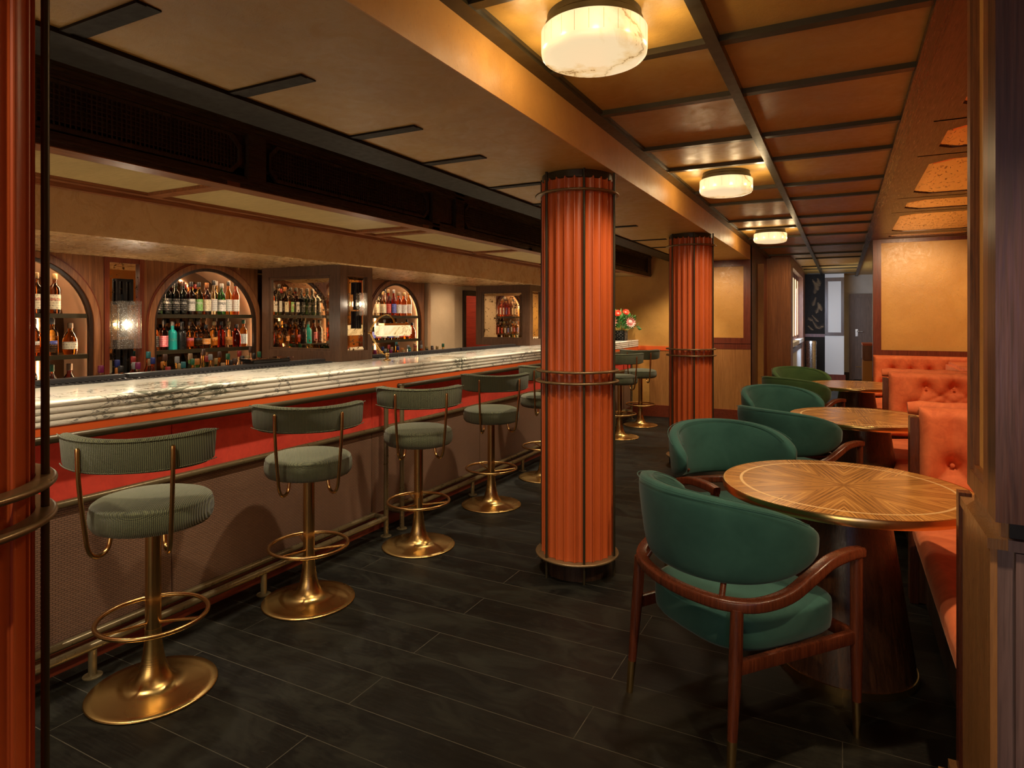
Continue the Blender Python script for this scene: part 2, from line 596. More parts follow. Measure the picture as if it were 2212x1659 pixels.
class B:
    def __init__(s):
        s.bm = bmesh.new()
        s.weld = False
        s.nb = 0

    def face(s, pts):
        vs = [s.bm.verts.new(p) for p in pts]
        return s.bm.faces.new(vs)

    def box(s, x0, x1, y0, y1, z0, z1, bev=0.0):
        # a hair of growth per box keeps butted pieces from sharing a face
        g = (s.nb % 7) * 6e-5
        s.nb += 1
        x0, x1, y0, y1, z0, z1 = min(x0, x1) - g, max(x0, x1) + g, min(y0, y1) - g, max(y0, y1) + g, min(z0, z1) - g, max(z0, z1) + g
        vs = [s.bm.verts.new((x, y, z)) for x in (x0, x1) for y in (y0, y1) for z in (z0, z1)]
        fs = [s.bm.faces.new([vs[i] for i in q]) for q in ((0, 1, 3, 2), (4, 6, 7, 5), (0, 4, 5, 1), (2, 3, 7, 6), (0, 2, 6, 4), (1, 5, 7, 3))]
        if bev > 0:
            es = list({e for f in fs for e in f.edges})
            bmesh.ops.bevel(s.bm, geom=es, offset=bev, segments=2, affect='EDGES')
        return s

    def rings(s, rows, closed_u=True, cap0=False, cap1=False):
        s.weld = True
        g = [[s.bm.verts.new(p) for p in r] for r in rows]
        n = len(g[0])
        for a, b in zip(g, g[1:]):
            for i in range(n if closed_u else n - 1):
                j = (i + 1) % n
                try:
                    s.bm.faces.new((a[i], a[j], b[j], b[i]))
                except ValueError:
                    pass
        if cap0:
            s.bm.faces.new(list(reversed(g[0])))
        if cap1:
            s.bm.faces.new(g[-1])
        return s

    def lathe(s, prof, cx=0, cy=0, n=32, cap0=True, cap1=True, flip=False):
        rows = []
        for r, z in prof:
            rows.append([(cx + max(r, 1e-4) * math.cos(2 * PI * i / n), cy + max(r, 1e-4) * math.sin(2 * PI * i / n), z) for i in range(n)])
        return s.rings(rows, True, cap0, cap1)

    def sweep(s, path, sect, closed=False, up=Vector((0, 0, 1)), scale=None):
        """sweep a 2-D section (side, up) along path"""
        P = [Vector(p) for p in path]
        rows = []
        for i, p in enumerate(P):
            if closed:
                d = P[(i + 1) % len(P)] - P[i - 1]
            else:
                d = P[min(i + 1, len(P) - 1)] - P[max(i - 1, 0)]
            d.normalize()
            side = d.cross(up)
            if side.length < 1e-4:
                side = Vector((1, 0, 0))
            side.normalize()
            u = side.cross(d)
            k = scale[i] if scale else 1
            rows.append([p + side * a * k + u * b * k for a, b in sect])
        if closed:
            rows.append(rows[0])
            return s.rings(rows, True)
        return s.rings(rows, True, True, True)

    def tube(s, path, r, n=10, closed=False, scale=None):
        P = [Vector(p) for p in path]
        # parallel transport frame
        m = len(P)
        T = []
        for i in range(m):
            if closed:
                d = P[(i + 1) % m] - P[i - 1]
            else:
                d = P[min(i + 1, m - 1)] - P[max(i - 1, 0)]
            T.append(d.normalized())
        nrm = T[0].orthogonal().normalized()
        rows = []
        for i in range(m):
            if i:
                q = T[i - 1].rotation_difference(T[i])
                nrm = (q @ nrm).normalized()
            bn = T[i].cross(nrm)
            k = scale[i] if scale else 1
            rows.append([P[i] + (nrm * math.cos(2 * PI * j / n) + bn * math.sin(2 * PI * j / n)) * r * k for j in range(n)])
        if closed:
            rows.append(rows[0])
            return s.rings(rows, True)
        return s.rings(rows, True, True, True)

    def cyl(s, a, b, r, n=14, r2=None):
        return s.tube([a, b], r, n, scale=[1, (r2 / r if r2 else 1)])

    def prism(s, poly, axis, a, b):
        def P(u, v, t):
            return {0: (t, u, v), 1: (u, t, v), 2: (u, v, t)}[axis]
        return s.rings([[P(u, v, a) for u, v in poly], [P(u, v, b) for u, v in poly]], True, True, True)

    def build(s, name, mat, parent=None, smooth=True, bevel=0.0, sub=0, angle=40):
        bm = s.bm
        if s.weld:
            bmesh.ops.remove_doubles(bm, verts=bm.verts, dist=1e-5)
        bmesh.ops.recalc_face_normals(bm, faces=bm.faces)
        me = bpy.data.meshes.new(name)
        bm.to_mesh(me)
        bm.free()
        if isinstance(mat, str):
            mat = M[mat]
        me.materials.append(mat)
        o = bpy.data.objects.new(name, me)
        COL.objects.link(o)
        if parent:
            o.parent = parent
        if smooth:
            for p in me.polygons:
                p.use_smooth = True
            try:
                me.set_sharp_from_angle(angle=math.radians(angle))
            except Exception:
                pass
        if bevel:
            md = o.modifiers.new('b', 'BEVEL')
            md.width = bevel
            md.segments = 2
            md.limit_method = 'ANGLE'
        if sub:
            md = o.modifiers.new('s', 'SUBSURF')
            md.levels = md.render_levels = sub
        return o


def tag(o, label=None, cat=None, group=None, kind=None):
    if label:
        o['label'] = label
    if cat:
        o['category'] = cat
    if group:
        o['group'] = group
    if kind:
        o['kind'] = kind
    return o


def thing(name, loc, label, cat, group=None, rz=0.0):
    o = bpy.data.objects.new(name, None)
    o.empty_display_size = 0.1
    COL.objects.link(o)
    o.location = loc
    o.rotation_euler = (0, 0, rz)
    return tag(o, label, cat, group)


def struct(b, name, mat, label=None, parent=None, **kw):
    o = b.build(name, mat, parent, **kw)
    if not parent:
        tag(o, label, None, None, 'structure')
        o['category'] = name.split('_')[0]
    return o


def dup(root, loc, rz=None, label=None, group=None):
    def rec(o, par):
        c = o.copy()
        COL.objects.link(c)
        if par:
            c.parent = par
        for ch in [k for k in ALL.get(o.name, [])]:
            rec(ch, c)
        return c
    ALL = {}
    for o in bpy.data.objects:
        if o.parent:
            ALL.setdefault(o.parent.name, []).append(o)
    r = rec(root, None)
    r.location = loc
    if rz is not None:
        r.rotation_euler = (0, 0, rz)
    if label:
        r['label'] = label
    if group:
        r['group'] = group
    return r


def spline(pts, n=8):
    P = [Vector(p) for p in pts]
    P = [P[0] * 2 - P[1]] + P + [P[-1] * 2 - P[-2]]
    out = []
    for i in range(1, len(P) - 2):
        for k in range(n):
            t = k / n
            a, b, c, d = P[i - 1], P[i], P[i + 1], P[i + 2]
            out.append(0.5 * ((2 * b) + (c - a) * t + (2 * a - 5 * b + 4 * c - d) * t * t + (3 * b - a - 3 * c + d) * t ** 3))
    out.append(P[-2])
    return out


def rrect(w, h, r, n=4):
    out = []
    for cx, cy, a0 in ((w / 2 - r, h / 2 - r, 0), (-w / 2 + r, h / 2 - r, 90), (-w / 2 + r, -h / 2 + r, 180), (w / 2 - r, -h / 2 + r, 270)):
        for i in range(n + 1):
            a = math.radians(a0 + 90 * i / n)
            out.append((cx + r * math.cos(a), cy + r * math.sin(a)))
    return out


# ================================================================== THE ROOM
ZC, ZS, ZB, ZL = 2.485, 2.27, 2.072, 1.847      # coffered ceiling, soffit, bar ceiling, bar soffit
XBEAM, XG, XBK, XW = -1.14, -2.53, -3.19, -4.20
YN, YE, YF = -3.6, 9.38, 17.2
XR = 1.42
struct(B().box(-6.2, 3.6, YN - 0.2, YF + 0.3, -0.1, 0.0), 'floor', 'floor', 'black wide plank timber floor', smooth=False)
c = B().box(XBEAM - 0.02, 3.6, YN - 0.2, YF + 0.3, ZC, ZC + 0.12)
struct(c, 'ceiling', 'plaster_ceiling', 'bronze plaster coffered ceiling over the tables', smooth=False)
c = B()
c.box(-1.98, XBEAM, YN - 0.2, 11.5, ZS, ZC + 0.12)
c.box(-3.3, -1.98, YN - 0.2, 11.5, 2.43, ZC + 0.12)
struct(c, 'ceiling', 'plaster_ceiling', 'lower bronze plaster soffit over the stools', smooth=False)
# lit plaster face of the dropped soffit
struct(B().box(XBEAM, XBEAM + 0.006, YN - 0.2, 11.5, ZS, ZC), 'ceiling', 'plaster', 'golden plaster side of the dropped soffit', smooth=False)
# dark timber edge board, grille beam
c = B()
c.box(-2.20, -1.97, YN, YE, 2.262, 2.42)
c.box(-1.99, -1.965, YN, YE, 2.255, 2.30)
struct(c, 'trim_1', 'blackwood', 'dark timber board along the soffit above the grilles', smooth=False)
strips = [0.35, 1.044, 1.604, 2.236, 2.793, 3.5, 4.15, 4.85, 5.502, 6.561, 7.3, 8.2]
k = 2
for y in strips:
    c = B().box(-1.98, -1.61, y - 0.034, y + 0.034, 2.2655, 2.275)
    c.box(-1.98, -1.61, y - 0.034, y - 0.008, 2.262, 2.275)
    struct(c, 'trim_%d' % k, 'blackwood', 'dark batten crossing the soffit', smooth=False)
    k += 1
# bar ceiling (grasscloth), bulkhead, bar soffit
struct(B().box(XBK - 0.3, XG - 0.03, YN, YE, ZB + 0.015, ZB + 0.1), 'ceiling', 'grasscloth', 'straw coloured grasscloth ceiling panels over the bar', smooth=False)
c = B()
c.box(XG - 0.10, XG + 0.0, YN, YE, ZB - 0.004, ZB + 0.03)
c.box(XBK, XBK + 0.07, YN, YE, ZB - 0.002, ZB + 0.03)
c.box(XBK, XBK + 0.03, YN, YE, ZB - 0.025, ZB + 0.03)
for y in (-0.4, 0.55, 2.05, 3.60, 3.82, 5.25, 6.75, 7.0, 8.3):
    c.box(XBK, XG, y - 0.035, y + 0.035, ZB - 0.002, ZB + 0.03)
struct(c, 'trim_%d' % k, 'walnut_y', 'walnut battens framing the grasscloth panels', smooth=False)
k += 1
struct(B().box(XW - 0.35, XBK, YN, YE, ZL, ZB + 0.1), 'ceiling', 'plaster_bulk', 'plaster bulkhead and low soffit above the back bar', smooth=False)
# grille beam: a thing with frame and grilles
gb = thing('ventilation_beam', (0, 0, 0), 'long near-black timber beam of octagonal cane grilles above the bar', 'ventilation beam')
c = B()
c.box(XG - 0.10, XG - 0.03, YN, YE, ZB, 2.43)
edges = [-0.95, 0.50, 0.60, 2.134, 2.239, 3.683]
cells = [(-0.95, 0.50), (0.60, 2.134), (2.239, 3.683), (3.769, 3.982), (4.099, 5.60), (5.70, 7.20), (7.26, 7.47), (7.56, 9.2)]
c.box(XG - 0.04, XG, YN, YE, ZB, ZB + 0.045)
c.box(XG - 0.04, XG, YN, YE, 2.335, 2.43)
for zz in (2.062 + 0.055, 2.325):
    c.box(XG - 0.04, XG - 0.012, YN, YE, zz, zz + 0.012)
prev = YN
for a, b in cells:
    c.box(XG - 0.04, XG, prev, a, ZB, 2.43)
    prev = b
c.box(XG - 0.04, XG, prev, YE, ZB, 2.43)
c.box(XG - 0.01, XG + 0.012, YN, YE, ZB + 0.018, ZB + 0.028)
c.box(XG - 0.01, XG + 0.015, YN, YE, 2.345, 2.36)
c.build('frame', 'darkwood_y', gb, smooth=False)
for a, b in cells:
    if b - a < 0.4:
        B().box(XG - 0.035, XG - 0.02, a + 0.03, b - 0.03, ZB + 0.07, 2.31).build('panel', 'darkwood', gb, smooth=False)
        continue
    z0, z1, ch = ZB + 0.065, 2.322, 0.05
    a2, b2 = a + 0.03, b - 0.03

    def octo(m):
        return [(a2 + m + ch, z0 + m), (b2 - m - ch, z0 + m), (b2 - m, z0 + m + ch), (b2 - m, z1 - m - ch), (b2 - m - ch, z1 - m), (a2 + m + ch, z1 - m), (a2 + m, z1 - m - ch), (a2 + m, z0 + m + ch)]
    o1, o2 = octo(0), octo(0.014)
    c = B()
    rows = []
    for pl, x in ((o1, XG - 0.03), (o1, XG - 0.012), (o2, XG - 0.012), (o2, XG - 0.03)):
        rows.append([(x, p[0], p[1]) for p in pl])
    c.rings(rows)
    fr = c.build('grille_frame', 'darkwood', gb, smooth=False)
    c = B()
    sp_ = 0.019
    n = int((b2 - a2) / sp_)
    for i in range(1, n):
        y = a2 + i * sp_
        m = max(0, ch - (y - a2), ch - (b2 - y)) + 0.01
        for j, (zz0, zz1) in enumerate([(z0 + m, z1 - m)]):
            c.box(XG - 0.026, XG - 0.0235, y - 0.0022, y + 0.0022, zz0, zz1)
    nz = int((z1 - z0) / sp_)
    for i in range(1, nz):
        z = z0 + i * sp_
        m = max(0, ch - (z - z0), ch - (z1 - z)) + 0.01
        c.box(XG - 0.0245, XG - 0.022, a2 + m, b2 - m, z - 0.0022, z + 0.0022)
    c.build('cane_mesh', 'darkwood', fr, smooth=False)
# coffer battens
c = B()
c.box(XBEAM, XBEAM + 0.070, YN, 11.6, 2.458, ZC + 0.01)
c.box(XBEAM + 0.070, XBEAM + 0.080, YN, 11.6, 2.470, ZC + 0.01)
struct(c, 'trim_%d' % k, 'bronze', 'dark bronze batten along the lit plaster face', smooth=False)
k += 1
struct(B().box(-0.444, -0.398, YN, YF, 2.452, ZC + 0.01), 'trim_%d' % k, 'bronze', 'long bronze batten down the middle of the coffers', smooth=False)
k += 1
struct(B().box(0.262, 0.318, YN, YF, 2.450, ZC + 0.01), 'trim_%d' % k, 'darkwood_y', 'dark batten between coffers and booth ceiling', smooth=False)
k += 1
for y in (-0.9, 0.1, 0.9, 1.842, 2.52, 3.15, 3.95, 4.575, 5.5, 6.16, 7.3, 7.99, 8.95, 10.2, 11.5, 12.4, 14.3, 15.1, 16.7):
    y *= 0.967
    c = B()
    x0 = XBEAM + 0.07 if y < 11.4 else -0.72
    c.box(x0, 0.262, y - 0.022, y + 0.022, 2.462, ZC + 0.01)
    c.box(x0, 0.262, y + 0.020, y + 0.034, 2.472, ZC + 0.01)
    struct(c, 'trim_%d' % k, 'bronze', 'bronze batten crossing the coffered ceiling', smooth=False)
    k += 1
# booth ceiling boards with octagonal antiqued glass insets
struct(B().box(0.318, 0.412, YN, YE, 2.452, ZC + 0.01), 'trim_%d' % k, 'brownboard', 'broad brown board edging the booth ceiling', smooth=False)
k += 1
bc = thing('booth_ceiling_panelling', (0, 0, 2.456), 'brown timber ceiling panels with gold octagonal glass insets over the booths', 'ceiling panelling')
gaps = [1.0, 2.5, 3.88, 4.68, 6.25, 7.07, 8.77, 9.34]
for a, b in zip(gaps, gaps[1:]):
    c = B()
    x0, x1, y0, y1 = 0.412, XR, a + 0.012, b - 0.012
    ox, oy0, oy1, ch = 0.50, a + 0.15, b - 0.15, 0.11

    def oc(m, z):
        return [(ox + m + ch, oy0 + m, z), (XR - 0.12 - m - ch, oy0 + m, z), (XR - 0.12 - m, oy0 + m + ch, z), (XR - 0.12 - m, oy1 - m - ch, z), (XR - 0.12 - m - ch, oy1 - m, z), (ox + m + ch, oy1 - m, z), (ox + m, oy1 - m - ch, z), (ox + m, oy0 + m + ch, z)]
    if oy1 - oy0 < 0.5:
        ch = 0.07
    rect = [(x0 + 0.1, y0, 0), (x1 - 0.1, y0, 0), (x1, y0 + 0.1, 0), (x1, y1 - 0.1, 0), (x1 - 0.1, y1, 0), (x0 + 0.1, y1, 0), (x0, y1 - 0.1, 0), (x0, y0 + 0.1, 0)]
    c.rings([rect, oc(0, 0), oc(0.004, 0.022)])
    for cx, cy, sx, sy in ((x0, y0, 1, 1), (x1, y0, -1, 1), (x0, y1, 1, -1), (x1, y1, -1, -1)):
        c.face([(cx, cy, 0), (cx + 0.1 * sx, cy, 0), (cx, cy + 0.1 * sy, 0)])
    c.build('ceiling_panel', 'brownboard', bc, smooth=False)
    c = B()
    c.rings([oc(0.003, 0.010), oc(0.03, 0.004)])
    c.face(list(reversed(oc(0.03, 0.004))))
    c.build('glass_inset', 'goldglass', bc, smooth=False)
# ------------------------------------------------------------------ walls
DY0, DY1 = 6.82, 7.62
# back bar timber wall with arches
ARC = [0.66, 1.92, 3.18, 5.44]
RO, RI, ZSP = 0.47, 0.41, 1.405
TOPO, TOPI = 0.455, 0.395


def arcz(y, cy, r, h):
    t = max(0.0, 1 - ((y - cy) / r) ** 2)
    return ZSP + h * math.sqrt(t)


def bayw(y0, y1, cy):
    c = B()
    T = 0.03
    c.box(XW - T, XW, y0, cy - RO + 0.02, 0, ZL)
    c.box(XW - T, XW, cy + RO - 0.02, y1, 0, ZL)
    n = 28
    for i in range(n):
        a = cy - RO + 0.02 + (2 * RO - 0.04) * i / n
        b = cy - RO + 0.02 + (2 * RO - 0.04) * (i + 1) / n
        za, zb = arcz(a, cy, RO - 0.02, TOPO - 0.02), arcz(b, cy, RO - 0.02, TOPO - 0.02)
        c.face([(XW, a, min(za, ZL)), (XW, b, min(zb, ZL)), (XW, b, ZL), (XW, a, ZL)])
    return c


wl = thing('wall_left', (0, 0, 0), 'walnut back bar wall with arched bottle niches', None)
wl['kind'] = 'structure'
wl['category'] = 'wall'
BAYS = [(1.42, 2.42, 1.92), (2.68, 3.60, 3.18), (4.93, 5.95, 5.44)]
for y0, y1, cy in BAYS:
    bayw(y0, y1, cy).build('timber_facing', 'walnut', wl, smooth=False)
c = B()
c.box(XW - 0.05, XW, 3.90, 4.93, 0, ZL)
c.box(XW - 0.05, XW, -0.1, 1.16, 0, ZL)
c.box(XW - 0.9, XW - 0.03, YN, -0.1, 0, ZL)
c.build('timber_facing', 'walnut', wl, smooth=False)
c = B()
c.box(XW - 0.52, XW - 0.50, -0.2, 5.95, 0, ZL)
c.build('backing', 'walnut', wl, smooth=False)
for cy in (1.29, 2.55):
    c = B()
    c.box(XW - 0.03, XW + 0.012, cy - 0.13, cy - 0.10, 0.93, ZL)
    c.box(XW - 0.03, XW + 0.012, cy + 0.10, cy + 0.13, 0.93, ZL)
    c.box(XW - 0.03, XW + 0.006, cy - 0.10, cy + 0.10, 1.815, ZL)
    c.build('stile', 'redwood', wl, smooth=False)
    B().box(XW - 0.02, XW - 0.012, cy - 0.10, cy + 0.10, 0.93, 1.815).build('mirror_panel', 'antique', wl, smooth=False)


def archpath(cy, r, h, n=30, z0=0.93):
    pts = [(cy - r, z0), (cy - r, ZSP)]
    for i in range(1, n):
        a = PI - PI * i / n
        pts.append((cy + r * math.cos(a), ZSP + h * math.sin(a)))
    pts += [(cy + r, ZSP), (cy + r, z0)]
    return pts


for y0, y1, cy in BAYS:
    niche = thing('arched_niche', (XW, cy, 0.93), '', 'arched niche', 'arched bottle niches of the back bar')

    def band(r0, h0, r1, h1, xa, xb, name, mat, par):
        c = B()
        A, Bp = archpath(cy, r0, h0), archpath(cy, r1, h1)
        rows = []
        for (ya, za), (yb, zb) in zip(A, Bp):
            za, zb = min(za, ZL - 0.001) - 0.93, min(zb, ZL - 0.001) - 0.93
            rows.append([(xa, ya - cy, za), (xb, ya - cy, za), (xb, yb - cy, zb), (xa, yb - cy, zb)])
        c.rings(rows, True, True, True)
        return c.build(name, mat, par, angle=50)
    band(RO, TOPO, RI + 0.022, TOPI + 0.022, -0.02, 0.020, 'arch_frame', 'walnut', niche)
    band(RO + 0.012, TOPO + 0.012, RO, TOPO, -0.01, 0.010, 'outer_bead', 'redwood', niche)
    band(RI + 0.022, TOPI + 0.022, RI, TOPI, -0.02, 0.006, 'inner_bead', 'darkwood', niche)
    band(RI + 0.046, TOPI + 0.046, RI + 0.032, TOPI + 0.032, -0.34, -0.018, 'lining', 'lining', niche)
    band(RI + 0.0315, TOPI + 0.0315, RI + 0.0245, TOPI + 0.0245, -0.036, -0.024, 'light_strip', 'led', niche)
    B().box(-0.335, -0.02, -RI - 0.03, RI + 0.03, -0.02, 0.0).build('ledge', 'black', niche, smooth=False)
    B().box(-0.35, -0.34, -RI - 0.03, RI + 0.03, 0, ZL - 0.94).build('mirror_back', 'darkmirror', niche, smooth=False)
    for zz in (1.453, 1.200):
        B().box(-0.335, -0.006, -RI - 0.026, RI + 0.026, zz - 0.93, zz - 0.93 + 0.027).build('shelf', 'bronze', niche, smooth=False)
    nm = {1.92: 'arched bottle niche cut by the near left column, with glowing pale lining',
          3.18: 'whole arched bottle niche left of the mirrored pier', 5.44: 'arched bottle niche behind the alabaster desk lamp'}[cy]
    niche['label'] = nm
# back counter
bcn = thing('back_counter', (0, 0, 0), 'dark back counter below the arched niches', 'counter')
c = B().box(-4.18, -3.86, -0.2, 5.965, 0.0, 0.86)
c.build('cabinet', 'darkwood', bcn, smooth=False)
B().box(-4.18, -3.84, -0.2, 5.965, 0.86, 0.89).build('top', 'black', bcn, smooth=False)
# plaster parts of the left wall, past the arches
c = B()
c.box(XW - 0.2, XW + 0.07, 5.97, 6.47, 0, ZL)
struct(c, 'wall_left', 'plaster_pale', 'pale plaster pier right of the last arch', smooth=False)
c = B()
c.box(XW - 0.05, XW, 6.47, DY0 - 0.06, 0, ZL)
c.box(XW - 0.05, XW, DY1 + 0.06, YE, 0, ZL)
c.box(XW - 0.05, XW, DY0 - 0.06, DY1 + 0.06, 1.80, ZL)
struct(c, 'wall_left', 'plaster_pale', 'plaster wall round the service door', smooth=False)
c = B()
c.box(XW - 0.08, XW + 0.02, DY0 - 0.06, DY0, 0, 1.80)
c.box(XW - 0.08, XW + 0.02, DY1, DY1 + 0.06, 0, 1.80)
c.box(XW - 0.08, XW + 0.02, DY0 - 0.06, DY1 + 0.06, 1.74, 1.80)
struct(c, 'door_1', 'darkwood', 'dark timber frame of the service doorway', smooth=False)
c = B()
c.box(-5.55, -5.50, 6.2, 8.2, 0, 2.0)
c.box(-5.5, XW - 0.06, 8.15, 8.2, 0, 2.0)
c.box(-5.5, XW - 0.06, 6.2, 6.25, 0, 2.0)
struct(c, 'wall_service', 'redpanel', 'red stained timber walls of the service lobby', smooth=False)
struct(B().box(-5.55, XW - 0.05, 6.2, 8.2, 1.90, 2.0), 'ceiling', 'darkwood', 'dark ceiling of the service lobby', smooth=False)
dl = B().lathe([(0.055, 1.895), (0.05, 1.885)], -4.75, 7.15, 20).build('recessed_downlight', 'downlight')
tag(dl, 'small round downlight glowing in the red service lobby', 'ceiling light')
spot(-4.75, 7.2, 1.87, -4.95, 8.1, 0.9, 22, (1, 0.7, 0.45), 130)
# end wall of the bar room at YE
c = B().box(-6.0, -1.13, YE, YE + 0.10, 0, ZC)
struct(c, 'wall_end', 'plaster', 'golden plaster wall at the end of the bar', smooth=False)
c = B()
c.box(-1.72, -1.13, YE - 0.02, YE, 2.18, 2.27)
c.box(-1.225, -1.13, YE - 0.02, YE, 1.13, 2.27)
c.box(-1.72, -1.13, YE - 0.02, YE, 1.10, 1.18)
c.box(-2.0, -1.13, YE - 0.012, YE, 1.02, 1.10)
struct(c, 'trim_%d' % k, 'redwood', 'dark red frame round the golden plaster panel', smooth=False)
k += 1
struct(B().box(-2.55, -1.13, YE - 0.008, YE, 0.17, 1.02), 'wall_end', 'panelwood', 'plain timber wainscot on the end wall', smooth=False)
struct(B().box(-2.9, -1.12, YE - 0.03, YE, 0.0, 0.17), 'baseboard_end', 'redwood_y', 'deep red baseboard of the end wall', smooth=False)
struct(B().box(-4.2, -1.95, YE - 0.015, YE, 0.98, 1.04), 'trim_%d' % k, 'orangetrim', 'orange rail on the end wall beside the bar', smooth=False)
k += 1
# recess and timber pilaster at Y 11.5
YP = 11.5
c = B().box(-1.20, -1.13, YE, YP, 0, ZC)
struct(c, 'wall_recess', 'redwood', 'narrow side of the end wall', smooth=False)
c = B().box(-1.13, -0.78, YP, YP + 0.1, 0, ZC)
c.box(-1.13, -0.78, YP - 0.005, YP, 0.0, ZC)
struct(c, 'wall_pilaster', 'pilasterwood', 'tall plain reddish timber pilaster', smooth=False)
c = B()
c.box(-1.135, -1.05, 10.2, 10.24, 0, 2.27)
struct(c, 'wall_recess', 'plaster', 'slice of golden plaster in the recess', smooth=False)
# side wall with window beyond the pilaster (X = -0.76)
c = B()
c.box(-0.90, -0.76, YP, 12.0, 0, ZC)
c.box(-0.90, -0.76, 15.2, 15.9, 0, ZC)
c.box(-0.90, -0.76, 12.0, 15.2, 2.33, ZC)
c.box(-0.90, -0.76, 12.0, 15.2, 0.0, 0.25)
struct(c, 'wall_side', 'walnut', 'walnut panelled side wall round the window bay', smooth=False)
c = B()
for y in (12.0, 13.0, 13.8, 14.5, 15.1):
    c.box(-0.885, -0.845, y, y + 0.07, 1.03, 2.33)
c.box(-0.88, -0.85, 12.0, 15.2, 2.25, 2.33)
c.box(-0.88, -0.85, 12.0, 15.2, 1.03, 1.10)
wn = struct(c, 'window_1', 'walnut_y', 'tall timber window frame in the side bay', smooth=False)
B().box(-0.872, -0.862, 12.0, 15.2, 1.05, 2.30).build('pane', 'windowlight', wn, smooth=False)
c = B()
c.box(-0.89, -0.745, 12.0, 15.2, 0.96, 1.03)
c.build('sill', 'whitepaint', wn, smooth=False)
c = B()
c.box(-1.3, -1.2, 11.6, 15.3, 0, 1.0)
c.box(-1.2, -0.9, 11.9, 12.0, 0, ZC)
c.box(-1.2, -0.9, 15.2, 15.3, 0, ZC)
c.box(-1.3, -0.9, 11.9, 15.3, 2.33, 2.4)
struct(c, 'wall_side', 'walnut', 'walnut reveal of the window bay', smooth=False)
rd = thing('radiator_screen', (-0.80, 12.0, 0.25), 'white slatted radiator screen under the side window', 'radiator')
c = B()
for i in range(22):
    c.box(-0.01, 0.01, 0.05 + i * 0.142, 0.11 + i * 0.142, 0.05, 0.58)
c.build('slats', 'whitepaint', rd, smooth=False)
c = B()
c.box(-0.02, 0.02, 0, 3.18, 0.0, 0.05)
c.box(-0.02, 0.02, 0, 3.18, 0.58, 0.66)
c.build('frame', 'brownwood', rd, smooth=False)
# far end of the room
c = B()
c.box(-1.4, 3.6, YF, YF + 0.1, 0, ZC)
struct(c, 'wall_far', 'plaster_grey', 'grey plaster wall at the far end', smooth=False)
c = B()
c.box(-0.80, -0.36, 16.45, 16.55, 0, ZC)
lw = struct(c, 'wall_far', 'blackwood', 'dark wall with a gold palm leaf pattern', smooth=False)
c = B()
rr = random.Random(3)
for i in range(16):
    x, z, a, L = rr.uniform(-0.68, -0.42), rr.uniform(1.15, 2.25), rr.uniform(0.4, 2.7), rr.uniform(0.14, 0.26)
    for j in range(9):
        t = j / 9
        px, pz = x + math.cos(a) * L * t, z + math.sin(a) * L * t
        for sg in (-1, 1):
            aa = a + sg * 0.8
            l2 = 0.07 * (1 - t * 0.7)
            e = (px + math.cos(aa) * l2, pz + math.sin(aa) * l2)
            if not (-0.74 < e[0] < -0.365 and -0.74 < px < -0.365):
                continue
            c.face([(px, 16.445, pz - 0.004), (e[0], 16.445, e[1]), (px, 16.445, pz + 0.006)])
c.build('leaf_pattern', simple('dull_gold_leaf', (0.36, 0.21, 0.07), 0.5), lw, smooth=False)
struct(B().box(-0.80, -0.36, 16.43, 16.45, 1.02, 1.09), 'trim_%d' % k, 'redwood', 'red dado rail under the leaf pattern', smooth=False)
k += 1
c = B().box(-0.36, 0.03, 16.35, YF, 0, ZC)
struct(c, 'wall_far', 'whitepaint', 'pale pilaster between leaf wall and door', smooth=False)
c = B()
for (a, b, z0, z1) in ((-0.36, -0.30, 1.06, 2.38), (-0.03, 0.03, 1.06, 2.38), (-0.36, 0.03, 1.06, 1.13), (-0.36, 0.03, 2.30, 2.38)):
    c.box(a, b, 16.32, 16.35, z0, z1)
struct(c, 'trim_%d' % k, 'brownwood', 'brown frame on the pale pilaster', smooth=False)
k += 1
struct(B().box(-0.38, 0.06, 16.30, 16.36, 0, 0.17), 'baseboard_far', 'redwood', 'red baseboard of the pale pilaster', smooth=False)
dr = struct(B().box(0.24, 0.95, 17.13, 17.17, 0.01, 1.95), 'door_2', 'tanwood', 'plain brown timber door at the far end', smooth=False)
c = B()
c.box(0.14, 0.24, 17.11, 17.2, 0, 2.03)
c.box(0.95, 1.05, 17.11, 17.2, 0, 2.03)
c.box(0.14, 1.05, 17.11, 17.2, 1.95, 2.03)
c.build('door_frame', 'tanwood', dr, smooth=False)
c = B().box(0.27, 0.32, 17.10, 17.13, 1.03, 1.20)
c.cyl((0.295, 17.07, 1.15), (0.43, 17.07, 1.14), 0.012)
c.cyl((0.295, 17.13, 1.15), (0.295, 17.07, 1.15), 0.015)
c.build('door_handle', 'steel', dr)
B().box(0.28, 0.90, 17.12, 17.13, 0.30, 0.315).build('kick_strip', 'brassbright', dr, smooth=False)
struct(B().box(0.02, 0.14, 17.15, 17.2, 0, 0.17), 'baseboard_far', 'darkwood', 'dark baseboard beside the door', smooth=False)
bin_ = thing('waste_bin', (-0.62, 15.6, 0), 'brushed steel cylindrical bin before the leaf pattern wall', 'waste bin')
B().lathe([(0.10, 0), (0.105, 0.02), (0.105, 0.88)], n=28).build('body', 'steel', bin_)
B().lathe([(0.11, 0.88), (0.112, 0.93), (0.10, 0.955), (0.03, 0.96)], n=28).build('lid', 'steel', bin_)
dk = thing('reception_desk', (0.62, 11.6, 0), 'tan leather reception stand with a timber top beyond the booths', 'desk')
B().box(-0.34, 0.34, -0.3, 0.3, 0.0, 0.80, 0.02).build('body', simple('tan_leather', (0.62, 0.27, 0.06), 0.45), dk)
B().box(-0.345, 0.345, -0.31, 0.31, 0.80, 1.03, 0.01).build('timber_band', 'pilasterwood', dk)
